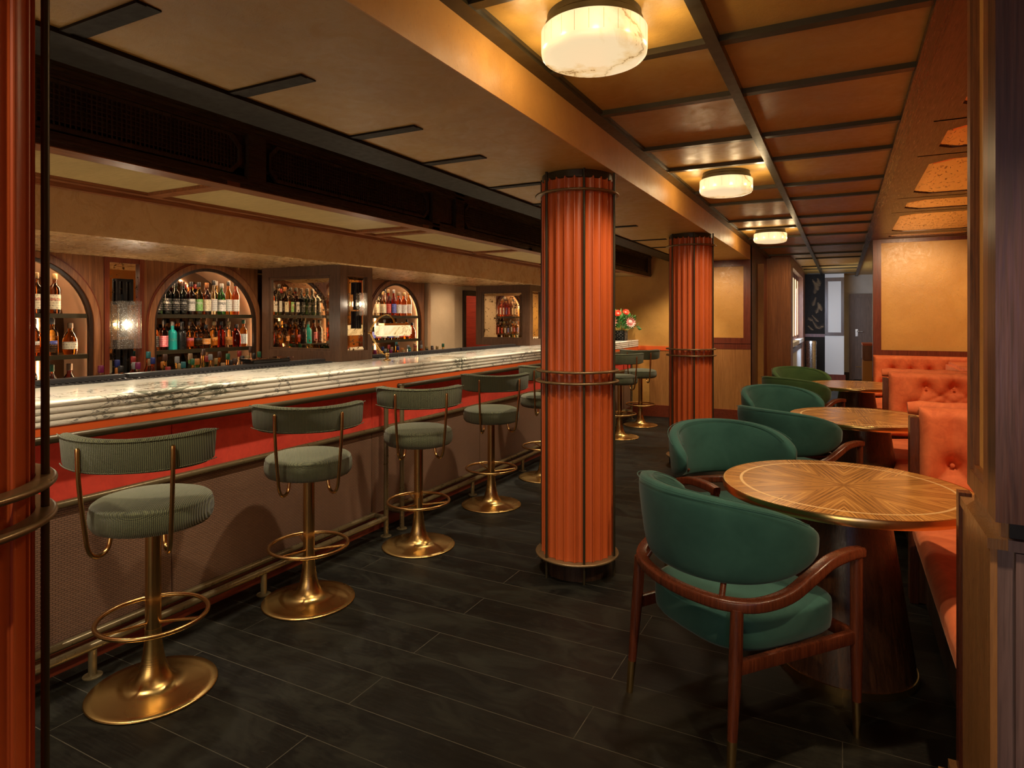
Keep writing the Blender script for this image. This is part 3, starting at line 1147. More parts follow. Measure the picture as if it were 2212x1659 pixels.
B().box(-0.345, 0.345, -0.31, 0.31, 1.03, 1.06).build('top', 'orangetrim', dk, smooth=False)
# right hand wall, booth end wall, rear wall
struct(B().box(XR, XR + 0.1, YN, YF, 0, ZC), 'wall_right', 'plaster', 'golden plaster wall behind the booths', smooth=False)
struct(B().box(0.36, XR, YE, YE + 0.12, 0, ZC), 'wall_booth', 'plaster', 'golden plaster wall closing the last booth', smooth=False)
c = B()
c.box(0.345, 0.425, YE - 0.03, YE + 0.14, 0, 2.452)
c.box(0.345, XR, YE - 0.03, YE, 2.42, 2.452)
c.box(0.345, XR, YE - 0.03, YE, 0.98, 1.05)
c.box(0.425, 0.437, YE - 0.02, YE, 1.05, 2.42)
c.box(0.425, XR, YE - 0.02, YE, 2.408, 2.42)
struct(c, 'trim_%d' % k, 'redwood', 'reddish timber frame of the booth end wall', smooth=False)
k += 1
struct(B().box(-6.2, XR, YN - 0.1, YN, 0, ZC), 'wall_near', 'plaster', 'plaster wall behind the viewpoint', smooth=False)
struct(B().box(-6.2, -6.1, YN, YF, 0, ZC), 'wall_outer', 'plaster', 'outer wall behind the service area', smooth=False)

# foreground pier at the right edge: lower divider, upper framed wall
c = B()
c.box(0.325, XR, 1.88, 2.28, 0.0, 0.905)
d0 = struct(c, 'wall_pier', 'purple_lit_wood', 'purple-lit timber lower pier at the right edge of view', smooth=False)
B().box(0.312, 0.326, 1.872, 2.285, 0.0, 0.905).build('side_board', 'sidewood', d0, smooth=False)
c = B()
c.box(0.305, XR, 1.862, 2.295, 0.905, 0.93)
c.build('cap', 'sidewood', d0, smooth=False)
B().box(0.302, 0.334, 2.262, 2.305, 0.0, 0.94).build('corner_post', 'chairwood', d0, smooth=False)
c = B()
c.box(0.36, XR, 1.866, 1.88, 0.0, 0.90)
c.box(0.345, XR, 1.8605, 1.875, 0.904, 0.9302)
c.build('front_board', 'purple_lit_wood', d0, smooth=False)
c = B()
for i in range(3):
    c.box(0.235 + i * 0.024, 0.325, 2.22 + i * 0.006, 2.33 - i * 0.006, 0.0 + (0 if i == 0 else 0.04 * i), 0.05 + i * 0.035)
c.build('skirting', 'sidewood', d0, smooth=False)
c = B()
c.box(0.335, XR, 1.885, 2.23, 0.93, 2.455)
d1 = struct(c, 'wall_pier', 'sidewood', 'upper framed wall of the pier at the right edge', smooth=False)
c = B()
c.box(0.312, 0.335, 2.14, 2.185, 0.99, 2.455)
c.box(0.318, 0.335, 2.125, 2.14, 1.03, 2.455)
c.box(0.312, 0.335, 1.89, 1.955, 0.99, 2.455)
c.box(0.318, 0.335, 1.955, 1.970, 1.03, 2.455)
c.box(0.312, 0.335, 1.89, 2.185, 0.985, 1.035)
c.box(0.319, 0.335, 1.89, 2.185, 1.035, 1.05)
c.build('side_frame', 'walnut', d1, smooth=False)
B().box(0.350, XR, 1.878, 1.886, 0.931, 0.990).build('gap_shade_strip', 'black', d1, smooth=False)  # black strip stands in for the shade of a recess
B().box(0.331, 0.336, 1.965, 2.13, 1.045, 2.455).build('plaster_inset', 'plaster', d1, smooth=False)
c = B()
c.box(0.310, 0.43, 1.80, 1.885, 0.985, 2.455)
c.box(0.43, XR, 1.83, 1.885, 0.985, 2.455)
c.box(0.41, XR, 1.80, 1.885, 0.985, 1.055)
c.build('front_frame', 'frontwood', d1, smooth=False)
c = B()
c.box(0.405, 0.416, 1.792, 1.80, 1.05, 2.455)
c.box(0.405, XR, 1.792, 1.80, 1.05, 1.061)
c.build('front_bead', 'frontwood', d1, smooth=False)

# ================================================================== COLUMNS


def column(x, y, label, rot):
    o = thing('fluted_column', (x, y, 0), label, 'column', 'terracotta columns along the aisle', rot)
    n = 24
    c = B()
    pts = []
    R = 0.205
    for i in range(n):
        a0 = 2 * PI * i / n
        da = 2 * PI / n
        # fillet ridge then concave flute
        for t, r in ((0.0, R), (0.05, R + 0.001), (0.13, R), (0.15, R - 0.005), (0.18, R - 0.004), (0.30, R - 0.0095), (0.45, R - 0.012), (0.58, R - 0.0125), (0.72, R - 0.012), (0.87, R - 0.0085), (0.97, R - 0.004), (0.985, R - 0.005)):
            a = a0 + da * t
            pts.append((r * math.cos(a), r * math.sin(a)))
    rows = [[(p[0], p[1], z) for p in pts] for z in (0.112, 2.235)]
    c.rings(rows, True, True, True)
    c.build('fluted_shaft', 'terracotta', o, angle=28)
    B().lathe([(0.196, 2.225), (0.202, 2.23), (0.202, ZS - 0.001)], n=48).build('collar', 'bronze', o)
    B().lathe([(0.185, 0.0), (0.185, 0.098)], n=40).build('plinth', 'darkwood', o)

    def ringp(z, ro, ri, th):
        prof = [(ri, z - th / 2), (ro - th / 2, z - th / 2)] + [(ro - th / 2 + th / 2 * math.sin(PI * k_ / 6), z - th / 2 * math.cos(PI * k_ / 6)) for k_ in range(1, 6)] + [(ro - th / 2, z + th / 2), (ri, z + th / 2), (ri, z - th / 2)]
        return B().lathe(prof, n=72, cap0=False, cap1=False)
    ringp(0.104, 0.240, 0.150, 0.014).build('base_plate', 'brassbright' if False else 'ringbronze', o)
    for z in (2.156, 1.153, 1.092):
        ringp(z, 0.241, 0.207, 0.013).build('ring', 'ringbronze', o)
    for i in range(6):
        a = i * PI / 3
        B().cyl((0.221 * math.cos(a), 0.221 * math.sin(a), 0), (0.221 * math.cos(a), 0.221 * math.sin(a), ZS), 0.0072, 12).build('rod', 'bronze', o)
    return o


def camang(x, y, off):
    return math.atan2(-y, -x) + math.radians(off)


column(-1.427, 0.461, 'terracotta fluted column cut off at the left edge of view', camang(-1.427, 0.461, 81))
column(-1.365, 3.45, 'large terracotta fluted column in the centre with bronze rings', camang(-1.365, 3.45, 10))
column(-1.325, 6.38, 'smaller terracotta fluted column further back with bronze rings', camang(-1.325, 6.38, 8))

# ================================================================== BAR COUNTER
YB0, YB1 = -0.6, YE
bar = thing('bar_counter', (0, 0, 0), 'long bar with veined white marble top and red leather front', 'bar counter')
XF = -2.72
# marble slab with four half-round ribs
prof = []
zt, zb = 1.13, 1.027
prof.append((-3.42, zt))
prof.append((XF - 0.05, zt))
nr = 4
hh = (zt - zb) / nr
for i in range(nr):
    zc = zt - hh * (i + 0.5)
    xo = XF - 0.016 + 0.004 * 0
    for j in range(7):
        a = PI / 2 - PI * j / 6
        prof.append((xo + 0.016 * math.cos(a) * 1.0, zc + hh / 2 * math.sin(a) * 0.97))
prof.append((-3.42, zb))
c = B()
c.rings([[(x, YB0, z) for x, z in prof], [(x, YB1 - 0.002, z) for x, z in prof]], True, True, True)
c.build('marble_top', 'marble', bar, angle=50)
B().box(-2.93, XF - 0.010, YB0, YB1 - 0.002, 0.972, 1.027).build('leather_apron', 'orangetrim', bar, smooth=False)
ys = [YB0, 0.5, 1.947, 3.395, 4.84, 6.28, 7.73, YB1 - 0.035]
for a, b in zip(ys, ys[1:]):
    B().box(-2.86, -2.83, a + 0.0015, b - 0.0015, 0.70, 0.972, 0.004).build('leather_panel', 'leather', bar)
    B().box(-2.86, -2.83, a + 0.0015, b - 0.0015, 0.115, 0.70, 0.004).build('woven_panel', 'woven', bar)
B().box(-3.16, -2.85, YB0, YB1 - 0.035, 0.0, 1.027).build('carcass', 'darkwood', bar, smooth=False)
B().box(-2.87, -2.838, YB0, YB1 - 0.035, 0.0, 0.113).build('kick_board', 'redwood_y', bar, smooth=False)
B().cyl((-2.81, YB0, 0.697), (-2.81, YB1 - 0.035, 0.697), 0.0155).build('trim_tube', 'railbronze', bar)
c = B()


def rail(y0, y1, short, lab):
    o = bar
    for z, nm in ((0.985, 'elbow_rail'),):
        path = [(-2.83, y0, z), (-2.72, y0, z), (-2.705, y0 + 0.006, z), (-2.70, y0 + 0.02, z), (-2.70, y1 - 0.02, z), (-2.705, y1 - 0.006, z), (-2.72, y1, z), (-2.83, y1, z)]
        B().tube(path, 0.0165, 12).build(nm, 'bronze', o)
    path = [(-2.83, y0, 0.123), (-2.70, y0, 0.123), (-2.70, y0 + 0.001, 0.123)]
    B().cyl((-2.70, y0, 0.123), (-2.70, y1, 0.123), 0.0175).build('foot_rail', 'railbronze', o)
    B().cyl((-2.80, y0, 0.128), (-2.80, y1, 0.128), 0.0165).build('rear_foot_rail', 'railbronze', o)
    c = B()
    for y in (y0, y1):
        c.cyl((-2.83, y, 0.123), (-2.70, y, 0.123), 0.0165)
    c.build('end_bracket', 'railbronze', o)
    for y in (y0, y1):
        p = B().cyl((-2.70, y, 0.0), (-2.70, y, 0.985), 0.016).build('post', 'railbronze', o)
        B().lathe([(0.036, 0.0), (0.036, 0.004), (0.03, 0.006), (0.017, 0.007)], -2.70, y, 24).build('floor_flange', 'railbronze', o)
    for y in short:
        p = B().cyl((-2.70, y, 0.0), (-2.70, y, 0.11), 0.016).build('short_post', 'railbronze', o)
        B().lathe([(0.036, 0.0), (0.036, 0.004), (0.03, 0.006), (0.017, 0.007)], -2.70, y, 24).build('floor_flange', 'railbronze', o)
    return o


rail(-0.55, 3.384, (0.62, 1.512, 2.373), 'bronze elbow and foot rail along the near half of the bar')
rail(3.556, 8.95, (4.503, 5.424, 6.35, 7.3, 8.2), 'bronze elbow and foot rail along the far half of the bar')
# mats on the rear of the counter
for i, (a, b, lb) in enumerate(((-0.5, 2.04, 'black ribbed rubber bar mat nearest the left column'), (2.06, 3.50, 'black ribbed rubber bar mat ending at the mirrored pier'), (4.02, 5.35, 'black ribbed rubber bar mat behind the desk lamp'), (5.37, 6.55, 'black ribbed rubber bar mat before the service door'))):
    o = thing('bar_mat', (-3.30, a, 1.1305), lb, 'bar mat', 'rubber mats along the rear of the marble')
    B().box(-0.12, 0.02, 0, b - a, 0.0, 0.006).build('mat', 'rubber', o, smooth=False)
    c = B()
    n = int((b - a) / 0.03)
    for j in range(n):
        c.box(-0.035, 0.017, 0.01 + j * 0.03, 0.022 + j * 0.03, 0.006, 0.011)
    c.build('ribs', 'rubber', o, smooth=False)
    B().box(-0.12, -0.045, 0, b - a, 0.006, 0.026, 0.003).build('raised_rail', 'rubber', o)
# mirrored piers standing on the counter


def pier(x0, x1, y0, y1, label, sconce_on=True):
    o = thing('mirrored_pier', (x1, y0, 1.13), label, 'mirrored pier', 'mirrored piers on the bar')
    D, Wd, H_ = x1 - x0, y1 - y0, ZL - 1.131
    B().box(-D, 0, 0, Wd, 0.0015, H_).build('core', 'brownwood', o, smooth=False)
    # left face (normal -Y)
    f = 0.075
    c = B()
    t = 0.022
    for (a, b, z0, z1) in ((-D, -D + f, 0, H_), (-f, 0.0, 0, H_), (-D + f, -f, 0, f), (-D + f, -f, H_ - f, H_)):
        c.box(a, b, -t, 0, z0 + 0.0015, z1)
    for (a, b, z0, z1) in ((-D + f, -D + f + .018, f, H_ - f), (-f - .018, -f, f, H_ - f), (-D + f + .018, -f - .018, f, f + .018), (-D + f + .018, -f - .018, H_ - f - .018, H_ - f)):
        c.box(a, b, -t * .55, 0, z0, z1)
    c.build('side_frame', 'brownwood', o, smooth=False)
    c = B()
    a, b, z0, z1, bv = -D + f + .018, -f - .018, f + .018, H_ - f - .018, 0.032
    outer = [(a, -0.002, z0), (b, -0.002, z0), (b, -0.002, z1), (a, -0.002, z1)]
    inner = [(a + bv, -0.006, z0 + bv), (b - bv, -0.006, z0 + bv), (b - bv, -0.006, z1 - bv), (a + bv, -0.006, z1 - bv)]
    c.rings([outer, inner])
    c.face(inner)
    c.build('side_mirror', 'antique', o, smooth=False)
    c = B()
    f2 = 0.055
    for (a, b, z0, z1) in ((0, f2, 0, H_), (Wd - f2, Wd, 0, H_), (f2, Wd - f2, 0, f), (f2, Wd - f2, H_ - f, H_)):
        c.box(0, t, a - (t if a == 0 else 0), b, z0 + 0.0015, z1)
    for (a, b, z0, z1) in ((f2, f2 + .014, f, H_ - f), (Wd - f2 - .014, Wd - f2, f, H_ - f)):
        c.box(0, t * .55, a, b, z0, z1)
    c.build('front_frame', 'brownwood', o, smooth=False)
    c = B()
    a, b, z0, z1, bv = f2 + .014, Wd - f2 - .014, f, H_ - f, 0.028
    outer = [(0.002, a, z0), (0.002, b, z0), (0.002, b, z1), (0.002, a, z1)]
    inner = [(0.006, a + bv, z0 + bv), (0.006, b - bv, z0 + bv), (0.006, b - bv, z1 - bv), (0.006, a + bv, z1 - bv)]
    c.rings([outer, inner])
    c.face(inner)
    c.build('front_mirror', 'antique', o, smooth=False)
    return o


pier(-4.09, -3.30, 3.60, 3.94, 'mirrored timber pier left of the brass desk lamp')
pier(-3.98, -3.27, 6.74, 7.08, 'mirrored timber pier beside the large column')


def sconce(x, y, zc, label, s=1.0):
    o = thing('wall_sconce', (x, y, zc), label, 'wall light', 'seeded glass wall sconces')
    c = B()
    for dy in (-0.045, 0.0, 0.045):
        c.box(0.012, 0.026, (dy - 0.009) * s, (dy + 0.009) * s, 0.13 * s, 0.30 * s)
        c.box(0.012, 0.026, (dy - 0.009) * s, (dy + 0.009) * s, -0.34 * s, -0.10 * s)
    c.box(0.0, 0.02, -0.05 * s, 0.05 * s, 0.285 * s, 0.30 * s)
    c.box(-0.005, 0.013, -0.02, 0.02, -0.08 * s, 0.2 * s)
    c.build('black_bars', 'black', o, smooth=False)
    B().box(0.060, 0.068, -0.075 * s, 0.085 * s, -0.16 * s, 0.155 * s, 0.002).build('glass_plate', 'seedglass', o)
    B().box(0.045, 0.053, -0.105 * s, 0.065 * s, -0.158 * s, 0.15 * s, 0.002).build('glass_plate', 'seedglass', o)
    B().lathe([(0.001, -0.035 * s), (0.010 * s, -0.02 * s), (0.012 * s, 0.0), (0.010 * s, 0.02 * s), (0.001, 0.035 * s)], 0.030, 0.0, 12).build('bulb', 'bulb', o)
    l = bpy.data.lights.new('sconce_glow', 'POINT')
    l.energy = 2.0 * s
    l.color = (1.0, 0.82, 0.58)
    l.shadow_soft_size = 0.012
    lo = bpy.data.objects.new('sconce_glow', l)
    COL.objects.link(lo)
    lo.location = (x + 0.095, y, zc)
    return o


sconce(XW - 0.012, 2.55, 1.41, 'glowing seeded glass sconce between the two left arches')
sconce(-3.294, 3.77, 1.56, 'small lit glass sconce on the narrow mirror of the pier by the desk lamp', 0.55)

# ------------------------------------------------------------------ desk lamp
dl = thing('desk_lamp', (-3.07, 3.86, 1.1305), 'brass desk lamp with long glowing alabaster shade on the marble', 'lamp')
c = B().lathe([(0.028, 0.0), (0.028, 0.006), (0.012, 0.012), (0.009, 0.03), (0.016, 0.036), (0.018, 0.05), (0.012, 0.06), (0.002, 0.063)], n=20)
c.build('base', 'brassbright', dl)
c = B()
for dx in (-0.006, 0.006):
    c.tube(spline([(dx, -0.01, 0.05), (dx, -0.06, 0.06), (dx, -0.13, 0.13), (dx, -0.195, 0.215)], 6), 0.0032, 8)
c.build('lower_arm', 'brassbright', dl)
c = B()
for dx in (-0.006, 0.006):
    c.tube(spline([(dx, -0.195, 0.215), (dx, -0.17, 0.265), (dx, -0.08, 0.33), (dx, 0.0, 0.35), (dx, 0.07, 0.32), (dx, 0.095, 0.275)], 6), 0.0032, 8)
c.build('upper_arm', 'brassbright', dl)
B().cyl((-0.012, -0.197, 0.215), (0.012, -0.197, 0.215), 0.010).build('joint', 'brassbright', dl)
B().box(-0.03, 0.03, -0.07, 0.24, 0.268, 0.283, 0.004).build('shade_cap', 'brassbright', dl)
sh = B().box(-0.045, 0.045, -0.105, 0.262, 0.185, 0.266, 0.012).build('lamp_shade', 'alabaster_small', dl)
# bar caddy
cd = thing('bar_caddy', (-3.40, 3.02, 1.137), 'low black bar caddy lying on the mat left of the mirrored pier', 'bar caddy')
B().box(-0.05, 0.05, -0.16, 0.16, 0.02, 0.045, 0.008).build('tray', 'black', cd)
B().box(-0.055, 0.055, -0.18, 0.18, 0.045, 0.052, 0.002).build('clear_lid', 'liq_clear', cd)

# ================================================================== BOTTLES
SHAPES = {
    'tall': [(0.0, 0), (0.0295, 0), (0.031, 0.004), (0.031, 0.125), (0.028, 0.138), (0.014, 0.155), (0.0115, 0.165), (0.0115, 0.195), (0.013, 0.197), (0.013, 0.203)],
    'square': [(0.0, 0), (0.032, 0), (0.034, 0.004), (0.034, 0.11), (0.031, 0.122), (0.014, 0.132), (0.012, 0.14), (0.012, 0.165), (0.014, 0.167), (0.014, 0.172)],
    'bulb': [(0.0, 0), (0.036, 0), (0.040, 0.006), (0.043, 0.05), (0.040, 0.085), (0.028, 0.115), (0.014, 0.132), (0.0125, 0.16), (0.014, 0.162), (0.014, 0.168)],
    'long': [(0.0, 0), (0.0255, 0), (0.027, 0.004), (0.027, 0.13), (0.024, 0.145), (0.012, 0.17), (0.0105, 0.18), (0.0105, 0.215), (0.012, 0.217), (0.012, 0.222)],
    'shoulder': [(0.0, 0), (0.034, 0), (0.0355, 0.004), (0.033, 0.10), (0.034, 0.118), (0.027, 0.134), (0.0135, 0.142), (0.012, 0.15), (0.0135, 0.17), (0.0115, 0.185), (0.013, 0.187), (0.013, 0.192)]}
BM = {}


def bottle(x, y, z, shape, liq, lab, cap, label, group, s=1.15, text=None, ink='ink_black', rot=0.0):
    key = (shape, liq, lab, cap)
    o = thing('bottle', (x, y, z + 0.0006), label, 'bottle', group, rot)
    prof = SHAPES[shape]
    H_ = prof[-1][1]
    if (shape, 'b') not in BM:
        n = 20
        c = B()
        sq = 4.5 if shape == 'square' else 2.0

        def ringpt(r, zz, e):
            out = []
            for i in range(n):
                a = 2 * PI * i / n
                ca, sa = math.cos(a), math.sin(a)
                if e > 2:
                    q = (abs(ca) ** e + abs(sa) ** e) ** (-1 / e)
                    q = min(q, 1.22)
                else:
                    q = 1
                out.append((max(r, 1e-4) * ca * q, max(r, 1e-4) * sa * q, zz))
            return out
        c.rings([ringpt(r, zz, sq if zz < 0.12 else 2) for r, zz in prof], True, True, True)
        t = c.build('glass', 'liq_clear')
        BM[(shape, 'b')] = t.data
        bpy.data.objects.remove(t)
        c = B()
        rb = prof[3][0] + 0.0008
        z0, z1 = prof[3][1] * 0.18, prof[3][1] * 0.80
        if shape == 'bulb':
            rb, z0, z1 = 0.0438, 0.030, 0.072
        rows = []
        for zz in (z0, z1):
            row = []
            for i in range(13):
                a = math.radians(-66 + 11 * i)
                ca, sa = math.cos(a), math.sin(a)
                q = min((abs(ca) ** sq + abs(sa) ** sq) ** (-1 / sq), 1.22) if sq > 2 else 1
                row.append((rb * ca * q, rb * sa * q, zz))
            rows.append(row)
        c.rings(rows, False)
        t = c.build('label', 'lab_white')
        BM[(shape, 'l')] = t.data
        bpy.data.objects.remove(t)
        rn = prof[-1][0] + 0.0008
        c = B().lathe([(rn, H_ - 0.022), (rn + 0.001, H_ - 0.02), (rn + 0.001, H_ + 0.006), (rn - 0.001, H_ + 0.009)], n=14)
        t = c.build('cap', 'cap_black')
        BM[(shape, 'c')] = t.data
        bpy.data.objects.remove(t)
    for part, mat in (('b', 'liq_' + liq), ('l', 'lab_' + lab if lab else None), ('c', 'cap_' + cap)):
        if mat is None:
            continue
        mk = (shape, part, mat)
        if mk not in BM:
            me = BM[(shape, part)].copy()
            me.materials.clear()
            me.materials.append(M[mat])
            BM[mk] = me
        q = bpy.data.objects.new({'b': 'glass', 'l': 'paper_label', 'c': 'cap'}[part], BM[mk])
        COL.objects.link(q)
        q.parent = o
        if part == 'l':
            lo = q
    if text:
        cu = bpy.data.curves.new('lettering', 'FONT')
        cu.body = text
        cu.size = 0.0165
        cu.align_x = 'CENTER'
        cu.extrude = 0.0002
        to = bpy.data.objects.new('tmp', cu)
        COL.objects.link(to)
        dg = bpy.context.evaluated_depsgraph_get()
        me = bpy.data.meshes.new_from_object(to.evaluated_get(dg))
        bpy.data.objects.remove(to)
        me.materials.clear()
        me.materials.append(M[ink])
        rb = prof[3][0] + 0.0016
        wmax = max((abs(v.co.x) for v in me.vertices), default=0.01)
        kx = min(1.0, rb * 1.0 / wmax)
        for v in me.vertices:
            a = v.co.x * kx / rb
            hgt = v.co.y * (1.3 if kx < 1 else 1)
            v.co = Vector((rb * math.cos(a) + v.co.z, rb * math.sin(a), prof[3][1] * 0.55 + hgt))
        q = bpy.data.objects.new('lettering', me)
        COL.objects.link(q)
        q.parent = lo
    o.scale = (min(s * 0.9, 1.06), min(s * 0.9, 1.06), s)
    return o


ORD = ['leftmost', 'second', 'third', 'fourth', 'fifth', 'sixth', 'seventh', 'eighth', 'ninth', 'tenth', 'eleventh', 'twelfth', 'thirteenth', 'fourteenth', 'fifteenth', 'sixteenth', 'seventeenth', 'eighteenth', 'nineteenth', 'twentieth']


def nth(i, n):
    if i == 0:
        return 'leftmost'
    if i == n - 1:
        return 'rightmost'
    return ORD[i] + ' from left'


SH2 = {'tall': 'round', 'square': 'square-shouldered', 'bulb': 'bulbous', 'long': 'slender', 'shoulder': 'broad-shouldered'}


def row(ys, x, z, specs, where, group, s=1.15, rot=-0.55):
    n = len(specs)
    for i, (y, sp_) in enumerate(zip(ys, specs)):
        shape, liq, lab, cap = sp_[:4]
        text = sp_[4] if len(sp_) > 4 else None
        ink = sp_[5] if len(sp_) > 5 else 'ink_black'
        lt = '%s bottle, %s cap, %s, %s' % (liq, cap, nth(i, n), where)
        bottle(x + random.uniform(-0.006, 0.006), y, z, shape, liq, lab, cap, lt, group, s, text, ink, rot + random.uniform(-0.15, 0.15))


def lin(a, b, n):
    return [a + (b - a) * i / (n - 1) for i in range(n)]


def rnd(n, liqs, labs, caps, shapes=('tall', 'square', 'bulb', 'long', 'shoulder')):
    return [(random.choice(shapes), random.choice(liqs), random.choice(labs), random.choice(caps)) for _ in range(n)]


XF_, XB_ = -4.265, -4.40
ZU, ZM_ = 1.48, 1.227
G = 'bottles in the arched niches'
# whole arch (3.18)
row(lin(2.83, 3.47, 11), XF_, ZU, [
    ('tall', 'dark green', 'black', 'red'), ('tall', 'dark green', 'black', 'black', 'Ardbeg', 'ink_white'), ('tall', 'dark green', 'black', 'black', 'Ardbeg', 'ink_white'), ('tall', 'dark green', 'black', 'brown', 'Ardbeg', 'ink_white'),
    ('tall', 'dark red', 'white', 'black', 'BOWMORE'), ('tall', 'golden', 'green', 'black', 'BOWMORE', 'ink_white'), ('tall', 'brown', 'cream', 'orange'), ('long', 'clear', 'white', 'black'), ('tall', 'green', 'white', 'white', 'LAPHROAIG'), ('long', 'amber', 'white', 'black'), ('long', 'reddish', 'white', 'black')],
    'front, upper shelf, arch left of pier', G, 1.13)
row(lin(2.86, 3.40, 7), XB_, ZU, rnd(7, ['dark green', 'brown', 'golden', 'clear'], ['black', 'cream', 'white'], ['red', 'orange', 'black', 'yellow', 'white']), 'rear, upper shelf, arch left of pier', G, 1.15)
row(lin(2.805, 3.545, 12), XF_, ZM_, [
    ('tall', 'brown', 'black', 'black'), ('tall', 'brown', 'pink', 'black'), ('shoulder', 'turquoise', 'teal', 'white'), ('shoulder', 'black', None, 'black'), ('shoulder', 'amber', 'pink', 'brown'), ('shoulder', 'amber', 'black', 'brown'), ('bulb', 'clear', 'orange', 'black'), ('shoulder', 'golden', 'orange', 'gold'),
    ('shoulder', 'dark red', None, 'black'), ('shoulder', 'clear', 'orange', 'gold'), ('bulb', 'dark red', None, 'black'), ('tall', 'orange', 'white', 'green')],
    'front, middle shelf, arch left of pier', G, 1.0)
row(lin(2.86, 3.50, 7), XB_, ZM_, rnd(7, ['golden', 'brown', 'amber', 'clear'], ['cream', 'orange', 'black'], ['black', 'gold', 'cork'], ('shoulder', 'tall')), 'rear, middle shelf, arch left of pier', G, 1.1)
# arch at 1.92
row(lin(1.96, 2.17, 3), XF_, ZU, [('tall', 'brown', 'cream', 'gold'), ('tall', 'brown', 'cream', 'gold', 'Glenfarclas', 'ink_red'), ('tall', 'brown', 'cream', 'gold', 'Glenfarclas', 'ink_red')], 'upper shelf, arch by left column', G, 1.15)
row(lin(1.95, 2.255, 4), XF_, ZM_, [('bulb', 'reddish', 'cream', 'gold'), ('shoulder', 'reddish', 'white', 'gold'), ('shoulder', 'amber', 'blue', 'silver'), ('bulb', 'orange', 'cream', 'cork')], 'middle shelf, arch by left column', G, 1.1)
row(lin(2.0, 2.22, 3), XB_, ZM_, rnd(3, ['brown', 'golden'], ['cream'], ['cork', 'black']), 'rear, middle shelf, arch by left column', G, 1.15)
row(lin(1.94, 2.26, 4), -4.28, 0.93, [('tall', 'golden', 'cream', 'black'), ('tall', 'reddish', 'cream', 'black'), ('bulb', 'reddish', 'cream', 'green'), ('bulb', 'dark red', None, 'cork')], 'lowest row, arch by left column', G, 1.35)
# arch at 5.44
row(lin(5.02, 5.74, 9), XF_, ZU, [('shoulder', 'golden', 'cream', 'black'), ('long', 'clear', 'cream', 'black'), ('tall', 'clear', 'cream', 'black'), ('tall', 'brown', 'cream', 'gold'), ('long', 'dark red', 'red', 'gold'), ('long', 'dark red', 'blue', 'silver'), ('tall', 'reddish', 'white', 'cork'), ('tall', 'reddish', 'white', 'gold'), ('long', 'amber', 'white', 'gold')],
    'front, upper shelf, arch behind lamp', G, 1.2)
row(lin(5.06, 5.5, 5), XB_, ZU, rnd(5, ['brown', 'clear', 'golden'], ['cream', 'black'], ['black', 'gold', 'white'], ('tall', 'long')), 'rear, upper shelf, arch behind lamp', G, 1.25)
row(lin(5.02, 5.80, 9), XF_, ZM_, [('tall', 'amber', 'cream', 'black'), ('square', 'golden', 'blue', 'black'), ('square', 'amber', 'pink', 'silver'), ('tall', 'clear', 'white', 'silver'), ('square', 'clear', 'blue', 'black'), ('square', 'golden', 'white', 'yellow'), ('square', 'amber', 'red', 'cork'), ('tall', 'orange', 'pink', 'black'), ('bulb', 'reddish', None, 'black')],
    'middle shelf, arch behind lamp', G, 1.0)
# rows on the back counter
G2 = 'bottles along the back counter'
CAPL = ['black', 'black', 'green', 'cork', 'teal', 'magenta', 'black', 'red', 'brown', 'orange', 'blue', 'black', 'brown', 'gold', 'silver', 'red']
LQ = ['clear', 'dark green', 'golden', 'clear', 'amber', 'green', 'reddish', 'clear', 'golden', 'brown']


def crow(y0, y1, n, x, s_, where, off):
    sp_ = [(('shoulder', 'tall', 'long', 'square')[(i + off) % 4], LQ[(i * 3 + off) % 10], ('white', 'cream', 'orange', 'white')[(i + off) % 4], CAPL[(i * 5 + off * 3) % 16]) for i in range(n)]
    row(lin(y0, y1, n), x, 0.8905, sp_, where, G2, s_)


crow(2.36, 3.50, 12, -3.92, 1.34, 'front, back counter left of pier', 0)
crow(2.41, 3.45, 11, -4.03, 1.38, 'centre, back counter left of pier', 3)
crow(2.36, 3.50, 12, -4.13, 1.46, 'rear, back counter left of pier', 7)
crow(4.70, 5.91, 13, -3.93, 1.22, 'front, back counter right of pier', 2)
crow(4.75, 5.86, 12, -4.04, 1.28, 'centre, back counter right of pier', 5)
crow(4.80, 5.90, 11, -4.14, 1.36, 'rear, back counter right of pier', 9)

# ================================================================== BAR STOOLS
st = thing('bar_stool', (-2.40, 1.572, 0), 'green ribbed bar stool nearest the viewer, beside the left column', 'bar stool', 'green and brass stools along the bar', math.radians(-51))
prof = [(0.228, 0.0), (0.2315, 0.003), (0.2315, 0.006), (0.228, 0.0095), (0.20, 0.0115), (0.12, 0.017), (0.095, 0.023), (0.078, 0.034), (0.064, 0.052), (0.052, 0.078), (0.043, 0.110), (0.036, 0.15), (0.0318, 0.185), (0.030, 0.215), (0.0295, 0.24)]
B().lathe(prof, n=64).build('pedestal_base', 'brass', st, angle=60)
B().cyl((0, 0, 0.238), (0, 0, 0.655), 0.0285, 28).build('column', 'brasspole', st)
rp = [(0.195 * math.cos(2 * PI * i / 56), 0.195 * math.sin(2 * PI * i / 56), 0.286) for i in range(56)]
B().tube(rp, 0.0088, 12, True).build('foot_ring', 'brasspole', st)
for i in range(3):
    a = math.radians(75 + 120 * i)
    B().cyl((0.026 * math.cos(a), 0.026 * math.sin(a), 0.262), (0.19 * math.cos(a), 0.19 * math.sin(a), 0.284), 0.0055, 10).build('spoke', 'brasspole', st)
prof = [(r_ * 1.085, z_) for r_, z_ in [(0.10, 0.650), (0.172, 0.650), (0.187, 0.656), (0.197, 0.672), (0.2005, 0.695), (0.199, 0.722), (0.1945, 0.735), (0.1955, 0.738), (0.1925, 0.743), (0.183, 0.751), (0.155, 0.760), (0.10, 0.766), (0.0, 0.768)]]
se = B().lathe(prof, n=56).build('seat', 'knit', st, angle=80)
